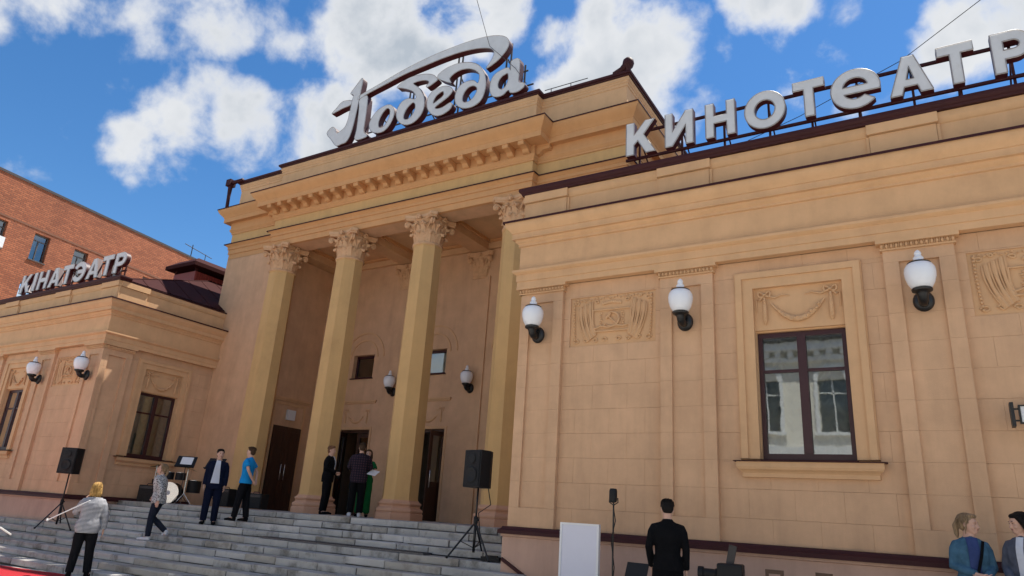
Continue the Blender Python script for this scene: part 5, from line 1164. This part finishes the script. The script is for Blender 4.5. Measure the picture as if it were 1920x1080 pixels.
def person(label, loc, rz, h=1.70, J=None, woman=False, head=(0, 0), lean=0.0, hair=None, hairstyle='short', top=BK, toplen=0.84, sleeve=1.0, loose=0.02,
           legs=BK, legloose=0.018, shoes=BK, shirt=None, skirt=None, skin=SKIN, lapels=False, strap=None, shirtv=(1.08, .012, .052)):
    J = J or {}; root = empty('person', loc, rz, label, 'person'); S = h / 1.72
    root.scale = (S, S, S)
    sw = 0.152 if woman else 0.178; hw = 0.094
    D = {}
    for s, n in ((-1, 'r'), (1, 'l')):       # facing -y, the right side is -x
        D['sh' + n] = (s * sw, lean * .5, 1.372); D['el' + n] = (s * (sw + .038), lean * .3 + .02, 1.13); D['wr' + n] = (s * (sw + .045), lean * .1 - .03, 0.88)
        D['hip' + n] = (s * hw, 0, .92); D['kn' + n] = (s * (hw + .012), -.015, .50); D['an' + n] = (s * (hw + .02), .02, .085); D['toe' + n] = (s * (hw + .05), -.14, .035)
    D.update(J)
    V = {k: Vector(v_) for k, v_ in D.items()}
    ln = lambda z: lean * max(0, z - .92)
    ch = 0.93 if woman else 1.0
    TOR = [(.80, .135, .10), (.88, .165 + .012 * woman, .115), (.96, .165 + .01 * woman, .115), (1.06, .145 * ch, .10), (1.16, .150 * ch, .105), (1.27, .168 * ch, .118), (1.34, .172 * ch, .110), (1.385, .145 * ch, .092), (1.42, .108 * ch, .076), (1.45, .075, .064), (1.49, .056, .056)]
    # ---- the body: one surface
    b = MB(); loft(b, [(0, ln(z), z, a, d) for z, a, d in TOR])
    hc = Vector((0, ln(1.6) - .012, 1.605)); nk = Vector((0, ln(1.45) + .005, 1.45))
    b.tube([nk, nk.lerp(hc, .5) + Vector((0, .012, 0)), hc + Vector((0, .012, -.03))], [.06, .053, .053], 12)
    RM = Matrix.Rotation(head[0], 3, 'Z') @ Matrix.Rotation(head[1], 3, 'X')
    def hp(p): return hc + Vector((0, .01, -.06)) + RM @ (Vector(p) + Vector((0, -.01, .06)))
    def hball(p, r_, mb=b, n=14, m=10): mb.ball(hp(p), r_, n, m, RM)
    hball((0, .012, .025), (.074, .092, .092)); hball((0, -.012, -.035), (.062, .074, .085)); hball((0, -.055, -.085), (.036, .032, .03)); hball((0, -.086, -.012), (.014, .016, .034)); hball((0, -.1, -.03), (.017, .017, .014))
    hball((0, -.072, .028), (.05, .02, .014)); hball((0, -.078, -.062), (.026, .014, .014))
    for s in (-1, 1): hball((s * .075, .012, -.012), (.011, .02, .032)); hball((s * .04, -.06, -.03), (.022, .022, .024))
    for n, s in (('r', -1), ('l', 1)):
        k_ = .92 if woman else 1.0
        b.tube([V['sh' + n] + Vector((-s * .07, 0, .02)), V['sh' + n], V['sh' + n].lerp(V['el' + n], .5), V['el' + n], V['el' + n].lerp(V['wr' + n], .35), V['wr' + n]], [.034, .040 * k_, .040 * k_, .035 * k_, .036 * k_, .026 * k_], 10)
        # hand: palm, four fingers of different length bent at the knuckle, thumb from the side
        d = (V['wr' + n] - V['el' + n]).normalized(); d = V.get('hd' + n, d); d = Vector(d).normalized(); side = Vector((0, -1, 0)) - d * d.dot(Vector((0, -1, 0)))
        if side.length < .2: side = Vector((-s, 0, 0)) - d * d.dot(Vector((-s, 0, 0)))
        side.normalize(); nr = d.cross(side).normalized()
        if nr.dot(Vector((-s, 0, 0))) < 0: nr = -nr
        w0 = V['wr' + n]; b.tube([w0 - d * .01, w0 + d * .03, w0 + d * .085], [(.024, .018), (.038, .019), (.038, .015)], 10, flat=nr)
        for q, L_ in enumerate((.068, .078, .073, .056)):
            o_ = w0 + d * .08 + side * (.028 - .0185 * q); b.tube([o_, o_ + d * L_ * .5 + nr * .008, o_ + d * L_ * .85 + nr * .028], [.0098, .0092, .0078], 6)
        o_ = w0 + d * .03 + side * .03; b.tube([o_, o_ + d * .035 + side * .022 + nr * .008, o_ + d * .066 + side * .02 + nr * .02], [.0125, .011, .009], 6)
        b.tube([V['hip' + n] + Vector((0, 0, .02)), V['hip' + n].lerp(V['kn' + n], .45), V['kn' + n], V['kn' + n].lerp(V['an' + n], .35), V['an' + n]], [.088, .076, .054, .055, .036], 12)
        b.tube([V['an' + n] + Vector((0, .03, -.03)), V['an' + n].lerp(V['toe' + n], .5), V['toe' + n]], [.036, .036, .026], 8)
    o = b.build('body', skin, root, local=True); remesh(o, .0085, 3)
    e = MB()
    for s in (-1, 1): e.ball(hp((s * .030, -.083, .008)), (.010, .005, .0048), 8, 6, RM)
    e.build('eyes', EYE, root, local=True, smooth=True); e = MB()
    for s in (-1, 1): e.ball(hp((s * .031, -.084, .029)), (.017, .005, .0032), 8, 6, RM)
    e.build('eyebrows', hair or HB, root, local=True, smooth=True)
    e = MB(); e.ball(hp((0, -.091, -.056)), (.021, .006, .007), 8, 6, RM); e.build('mouth', LIP, root, local=True, smooth=True)
    # ---- hair
    q = MB()
    if hair:
        hball((0, .026, .048), (.084, .092, .082), q)
        hball((0, .055, .0), (.078, .062, .085), q)
        if hairstyle == 'short': hball((0, -.035, .095), (.062, .052, .028), q); hball((0, .05, -.035), (.066, .05, .045), q)
        elif hairstyle == 'bob':
            for s in (-1, 1): hball((s * .068, .018, -.055), (.028, .062, .10), q)
            hball((0, .055, -.06), (.086, .058, .105), q); hball((0, -.03, .095), (.066, .06, .032), q)
            for k in range(9): a = R(-20 + 27.5 * k); q.tube([hp((.08 * math.cos(a), .045 + .06 * math.sin(a), .02)), hp((.093 * math.cos(a), .045 + .072 * math.sin(a), -.08)), hp((.09 * math.cos(a), .045 + .07 * math.sin(a), -.155))], [.02, .022, .008], 6)
        elif hairstyle == 'tied':
            hball((0, .10, .02), (.04, .045, .045), q); q.tube([hp((0, .115, .03)), hp((0, .145, -.03)), hp((.01, .14, -.12)), hp((.0, .125, -.17))], [.03, .035, .028, .008], 8)
            hball((0, -.03, .093), (.066, .055, .03), q)
            for s in (-1, 1): q.tube([hp((s * .07, .0, .03)), hp((s * .078, .01, -.06)), hp((s * .07, .015, -.12))], [.014, .012, .005], 6)
        elif hairstyle == 'long':
            for s in (-1, 1): q.tube([hp((s * .06, -.02, .07)), hp((s * .085, .0, .0)), hp((s * .088, .03, -.09)), hp((s * .08, .045, -.17))], [.03, .034, .03, .01], 8)
            hball((0, .06, -.07), (.084, .055, .12), q); hball((.0, -.026, .083), (.068, .052, .032), q)
        o = q.build('hair', hair, root, local=True); remesh(o, .008, 2)
        # loose strands over the mass
        rs = random.Random(int(abs(loc[0]) * 100)); q = MB()
        for k in range(90):
            a = rs.uniform(0, 2 * math.pi) if hairstyle != 'short' else rs.uniform(0, math.pi * 2)
            if math.sin(a) < -0.55 and hairstyle != 'short': continue
            L_ = {'short': .05, 'tied': .05, 'bob': .17, 'long': .19}[hairstyle] * rs.uniform(.7, 1.1); t0 = rs.uniform(.1, 1.2)
            c0 = Vector((.083 * math.cos(a) * math.cos(t0), .026 + .092 * math.sin(a) * math.cos(t0), .048 + .082 * math.sin(t0)))
            t1 = t0 - .5; c1 = Vector((.088 * math.cos(a) * math.cos(t1), .03 + .096 * math.sin(a) * math.cos(t1), .048 + .084 * math.sin(t1)))
            if hairstyle == 'short': q.tube([hp(c0), hp(c0.lerp(c1, .5) * 1.03), hp(c0.lerp(c1, .9) * 1.06)], [.004, .0035, .001], 4)
            else: q.tube([hp(c0), hp(c1), hp(c1 + Vector((.012 * math.cos(a), .012 * math.sin(a), -L_ * .5))), hp(c1 + Vector((rs.uniform(-.012, .012), .008, -L_)))], [.004, .005, .0045, .001], 4)
        q.build('hair_strands', hair, root, local=True, smooth=True)
    # ---- clothes
    def sleeves(mb, f, ex):
        for n, s in (('r', -1), ('l', 1)):
            a, e_, w_ = V['sh' + n], V['el' + n], V['wr' + n]
            if f <= .5: mb.tube([a + Vector((-s * .08, 0, .02)), a + Vector((-s*.01, 0, -.004)), a.lerp(e_, .25), a.lerp(e_, f * 1.5)], [.040 + ex, .054 + ex, .058 + ex, .060 + ex * 1.3], 12)
            else: mb.tube([a + Vector((-s * .08, 0, .02)), a + Vector((-s*.01, 0, -.004)), a.lerp(e_, .25), a.lerp(e_, .5), e_, e_.lerp(w_, .5), e_.lerp(w_, .97)], [(r_ + ex) * (.90 if woman else .97) for r_ in (.044, .053, .055, .050, .044, .039, .034)], 12)
    t = MB(); rings = [(0, ln(z), z, a + loose, d + loose) for z, a, d in TOR if z > toplen + .02 and z < 1.47]
    z0 = toplen; k_ = [r_ for r_ in TOR if r_[0] <= max(toplen + .02, .81)][-1]
    rings = [(0, ln(z0), z0, k_[1] + loose + .012, k_[2] + loose + .012)] + rings
    loft(t, rings); sleeves(t, sleeve, loose * .55)
    t.tube([nk + Vector((0, 0, -.03)), nk + Vector((0, .002, .035))], [.078, .064], 12)
    o = t.build('jacket' if lapels else 'shirt', top, root, local=True); remesh(o, .011, 4)
    if shirt:
        # strip of the garment below that shows between the open fronts
        vs = []; fs = []; m_ = 9; zs_ = [shirtv[0] + (1.455 - shirtv[0]) * i / 14 for i in range(15)]
        for off in (.010, -.02):
            for z in zs_:
                t0 = (z - shirtv[0]) / (1.455 - shirtv[0]); wd = shirtv[1] + (shirtv[2] - shirtv[1]) * t0
                lo = max([r_ for r_ in TOR if r_[0] <= z], key=lambda r_: r_[0]); hi = min([r_ for r_ in TOR if r_[0] >= z], key=lambda r_: r_[0]); f_ = 0 if hi[0] == lo[0] else (z - lo[0]) / (hi[0] - lo[0])
                A = lo[1] + (hi[1] - lo[1]) * f_ + loose; Dp = lo[2] + (hi[2] - lo[2]) * f_ + loose + off
                for j in range(m_): x = wd * (2 * j / (m_ - 1) - 1); vs.append((x, ln(z) - Dp * math.sqrt(max(0.02, 1 - abs(x / A) ** 2.3)), z))
        n_ = 15 * m_
        for i in range(14):
            for j in range(m_ - 1): a_ = i * m_ + j; fs += [(a_, a_ + 1, a_ + m_ + 1, a_ + m_), (n_ + a_, n_ + a_ + m_, n_ + a_ + m_ + 1, n_ + a_ + 1)]
            a_ = i * m_; fs.append((a_, a_ + m_, n_ + a_ + m_, n_ + a_)); a_ += m_ - 1; fs.append((a_, n_ + a_, n_ + a_ + m_, a_ + m_))
        fs += [(j, n_ + j, n_ + j + 1, j + 1) for j in range(m_ - 1)] + [(14 * m_ + j, 14 * m_ + j + 1, n_ + 14 * m_ + j + 1, n_ + 14 * m_ + j) for j in range(m_ - 1)]
        MB().add(vs, fs).build('under_shirt', shirt, root, local=True, angle=60)
    if skirt:
        q = MB(); loft(q, [(0, 0, .12, .20, .18), (0, 0, .5, .19, .17), (0, 0, .85, .185, .14), (0, 0, 1.0, .165, .125)]); o = q.build('skirt', skirt, root, local=True); remesh(o, .014, 4)
    q = MB(); loft(q, [(0, 0, z, a + .012, d + .012) for z, a, d in TOR if z < max(.9, toplen + .05)])
    for n in 'rl':
        hp_, kn, an = V['hip' + n], V['kn' + n], V['an' + n]
        q.tube([hp_ + Vector((0, 0, -.03)), hp_.lerp(kn, .45), kn, kn.lerp(an, .4), kn.lerp(an, .97)], [.082 + legloose * .5, .082 + legloose, .062 + legloose, .058 + legloose, .046 + legloose * 1.2], 12)
    o = q.build('trousers', legs, root, local=True); remesh(o, .011, 4)
    for n in 'rl':
        an, to = V['an' + n], V['toe' + n]; q = MB(); d = (to - an); d.z = 0; d.normalize(); up = Vector((0, 0, 1))
        q.tube([an + Vector((0, 0, .03)), an + Vector((0, 0, -.02)) - d * .02, an.lerp(to, .0) + Vector((0, 0, -.045))], [.044, .047, .045], 10)
        q.tube([an - d * .055 + Vector((0, 0, -.048)), an + d * .05 + Vector((0, 0, -.036)), an.lerp(to, .72) + Vector((0, 0, -.002)), to + d * .05], [(.036, .036), (.042, .044), (.046, .036), (.026, .022)], 10)
        o = q.build('shoe', shoes, root, local=True); remesh(o, .010, 3)
    if strap: MB().tube([(.10, -.135, 1.42), (.06, -.165, 1.25), (.0, -.165, 1.05), (-.03, -.16, .95)], [(.016, .006)] * 4, 8, flat=(0, -1, 0)).build('bag_strap', strap, root, local=True)
    return root
WSH = cloth('white_shirt', (.55, .57, .63), .8, .06); BLUE = cloth('blue_polo', (.012, .24, .56), .85, .1); STR = cloth('striped_shirt', (.50, .50, .53), .8, .1, 'stripe', (.06, .06, .075), 14)
PATT = cloth('patterned_jacket', (.06, .06, .065), .85, .1, 'dots', (.50, .49, .48), 38); PLAID = cloth('plaid_jacket', (.016, .014, .022), .9, .1, 'plaid', (.07, .035, .045), 5.5)
GREEN = cloth('green_dress', (.010, .12, .035), .85); DENIM = cloth('denim_blue', (.055, .125, .19), .85, .3); GREYJ = cloth('grey_denim', (.085, .095, .125), .85, .25); BLUET = cloth('blue_tshirt', (.04, .06, .16), .85)
SNEAK = cloth('white_sneaker', (.62, .62, .64), .7, .1); DJ = cloth('dark_jeans', (.018, .022, .035))
TRC = cloth('trousers_charcoal', (.008, .008, .010))
def zst(k): return STEP_Z - RI * k
person('blonde woman seen from behind in a striped shirt and black trousers', (-14.3, 7.95, gz(-14.3)), R(-118), 1.74, dict(ell=(.26, -.12, 1.16), wrl=(.16, -.30, 1.36), hdl=(-.3, -.4, .9), elr=(-.25, .03, 1.12), wrr=(-.27, -.02, .87), knr=(-.12, -.01, .5), anr=(-.16, .02, .085), toer=(-.2, -.13, .035), anl=(.13, .03, .085)), True, (R(-8), R(-6)), 0, HBL, 'bob', STR, .80, 1.0, .045, TRC, .02, BK)
person('woman walking in a black and white patterned jacket and dark trousers', (-15.3, 9.95, zst(6)), R(-52), 1.66, dict(knl=(.09, -.06, .50), anl=(.09, -.05, .085), toel=(.10, -.22, .035), knr=(-.09, -.10, .52), anr=(-.09, .26, .22), toer=(-.10, .22, .05), elr=(-.22, -.02, 1.14), wrr=(-.2, -.16, .98), ell=(.22, .08, 1.13), wrl=(.22, .06, .88)), True, (R(12), R(-14)), -.12, HG, 'tied', PATT, .82, 1.0, .035, DJ, .012, SNEAK, strap=BK)
person('man in a navy blazer over a white shirt standing on the steps', (-14.9, 11.02, zst(3)), R(50), 1.73, dict(), False, (R(18), 0), 0, HB, 'short', NAVY, .80, 1.0, .032, NAVY, .022, BK, shirt=WSH, lapels=True, shirtv=(.93, .095, .048))
person('man in a bright blue polo shirt with hands behind his back', (-14.05, 11.22, zst(2)), R(-62), 1.68, dict(elr=(-.25, .12, 1.15), wrr=(-.1, .19, .95), ell=(.25, .12, 1.15), wrl=(.08, .2, .93), anr=(-.1, .10, .085), toer=(-.12, -.06, .035), anl=(.12, -.10, .085), toel=(.14, -.26, .035), knr=(-.1, .03, .5), knl=(.11, -.06, .5)), False, (R(-5), 0), 0, HBR, 'short', BLUE, .86, .4, .022, TRC, .02, BK)
person('man in a black suit with folded hands before the second column', (-13.62, 13.36, STEP_Z), R(122), 1.70, dict(elr=(-.24, .02, 1.15), wrr=(-.05, -.2, 1.06), ell=(.24, .02, 1.15), wrl=(.05, -.2, 1.03)), False, (R(-8), 0), 0, HR, 'short', BK, .80, 1.0, .034, BK, .022, BK, shirt=WSH, lapels=True)
person('man in a dark plaid jacket seen from behind at the open door', (-12.5, 13.30, STEP_Z), R(-140), 1.77, dict(elr=(-.25, -.05, 1.15), wrr=(-.18, -.28, 1.12), ell=(.25, -.03, 1.15), wrl=(.16, -.25, 1.05)), False, (R(4), R(8)), 0, HBR, 'short', PLAID, .78, 1.0, .045, BK, .03, SNEAK, lapels=True)
person('woman in a long green dress half hidden behind the plaid jacket man', (-12.72, 13.80, STEP_Z), R(35), 1.66, dict(elr=(-.22, -.05, 1.14), wrr=(-.08, -.26, 1.08), ell=(.24, -.06, 1.14), wrl=(.22, -.3, 1.10)), True, (0, 0), 0, HBR, 'bob', GREEN, .84, .4, .02, GREEN, .02, BK, skirt=GREEN)
person('man in black seen from behind looking down beside the white board', (-3.10, 8.97, gz(-3.2)), R(-163), 1.71, dict(elr=(-.225, .03, 1.13), wrr=(-.225, -.03, .88), ell=(.23, .04, 1.13), wrl=(.205, -.10, .90)), False, (R(6), R(24)), -.04, HB, 'short', BK, .86, 1.0, .012, BK, .022, BK)
person('blonde woman in a blue denim jacket leaning by the wall', (0.13, 9.85, gz(0.1)), R(12), 1.665, dict(elr=(-.20, .0, 1.13), wrr=(-.02, -.21, 1.06), hdr=(1, -.1, -.1), ell=(.20, .0, 1.13), wrl=(.07, -.23, 1.03), hdl=(-1, -.1, .0)), True, (R(58), R(3)), 0, HG, 'tied', DENIM, .80, 1.0, .024, DJ, .015, BK, shirt=BLUET, lapels=True, strap=BK, shirtv=(1.0, .055, .06))
person('dark haired woman in a grey jacket at the right edge', (0.63, 9.8, gz(0.6)), R(-25), 1.69, dict(elr=(-.20, -.02, 1.13), wrr=(-.09, -.24, 1.02), hdr=(.6, -.7, -.2), ell=(.20, -.02, 1.13), wrl=(.1, -.24, .99)), True, (R(-42), R(10)), 0, HB, 'long', GREYJ, .80, 1.0, .024, DJ, .015, BK, shirt=WSH, lapels=True, shirtv=(.85, .035, .035))
# things held
q = MB(); q.tube([(-13.85, 7.62, -.14), (-14.6, 7.35, -.53)], .011, 8); q.ball((-14.62, 7.34, -.54), .025, 8, 6); tag(q.build('walking_stick', WHITE), 'thin white stick held out by the blonde woman', 'stick')
q = empty('selfie_stick', (-14.6, 6.1, .05), 0, 'white selfie stick with a phone clamp at the left edge', 'stick')
MB().tube([(-13.3, 5.1, -.55), (-14.05, 5.97, .05)], .012, 8).build('rod', WHITE, q); MB().obox((-14.06, 6.0, .10), (.16, .02, .08), (0, .2, .5)).tube([(-14.05, 5.97, .04), (-14.06, 6.0, .1)], .012, 6).build('phone_clamp', BLACKP, q)
tag(MB().tube([(-13.9, 6.25, -.66), (-14.45, 6.7, -.80)], [(.012, .016)] * 2, 8).build('white_pole', WHITE), 'short white pole end low at the left edge', 'pole')
tag(MB().obox((-12.22, 13.50, .92), (.22, .30, .006), (R(25), R(10), .4)).build('paper_sheet', WHITE), 'white sheet of paper held in the porch doorway', 'paper')
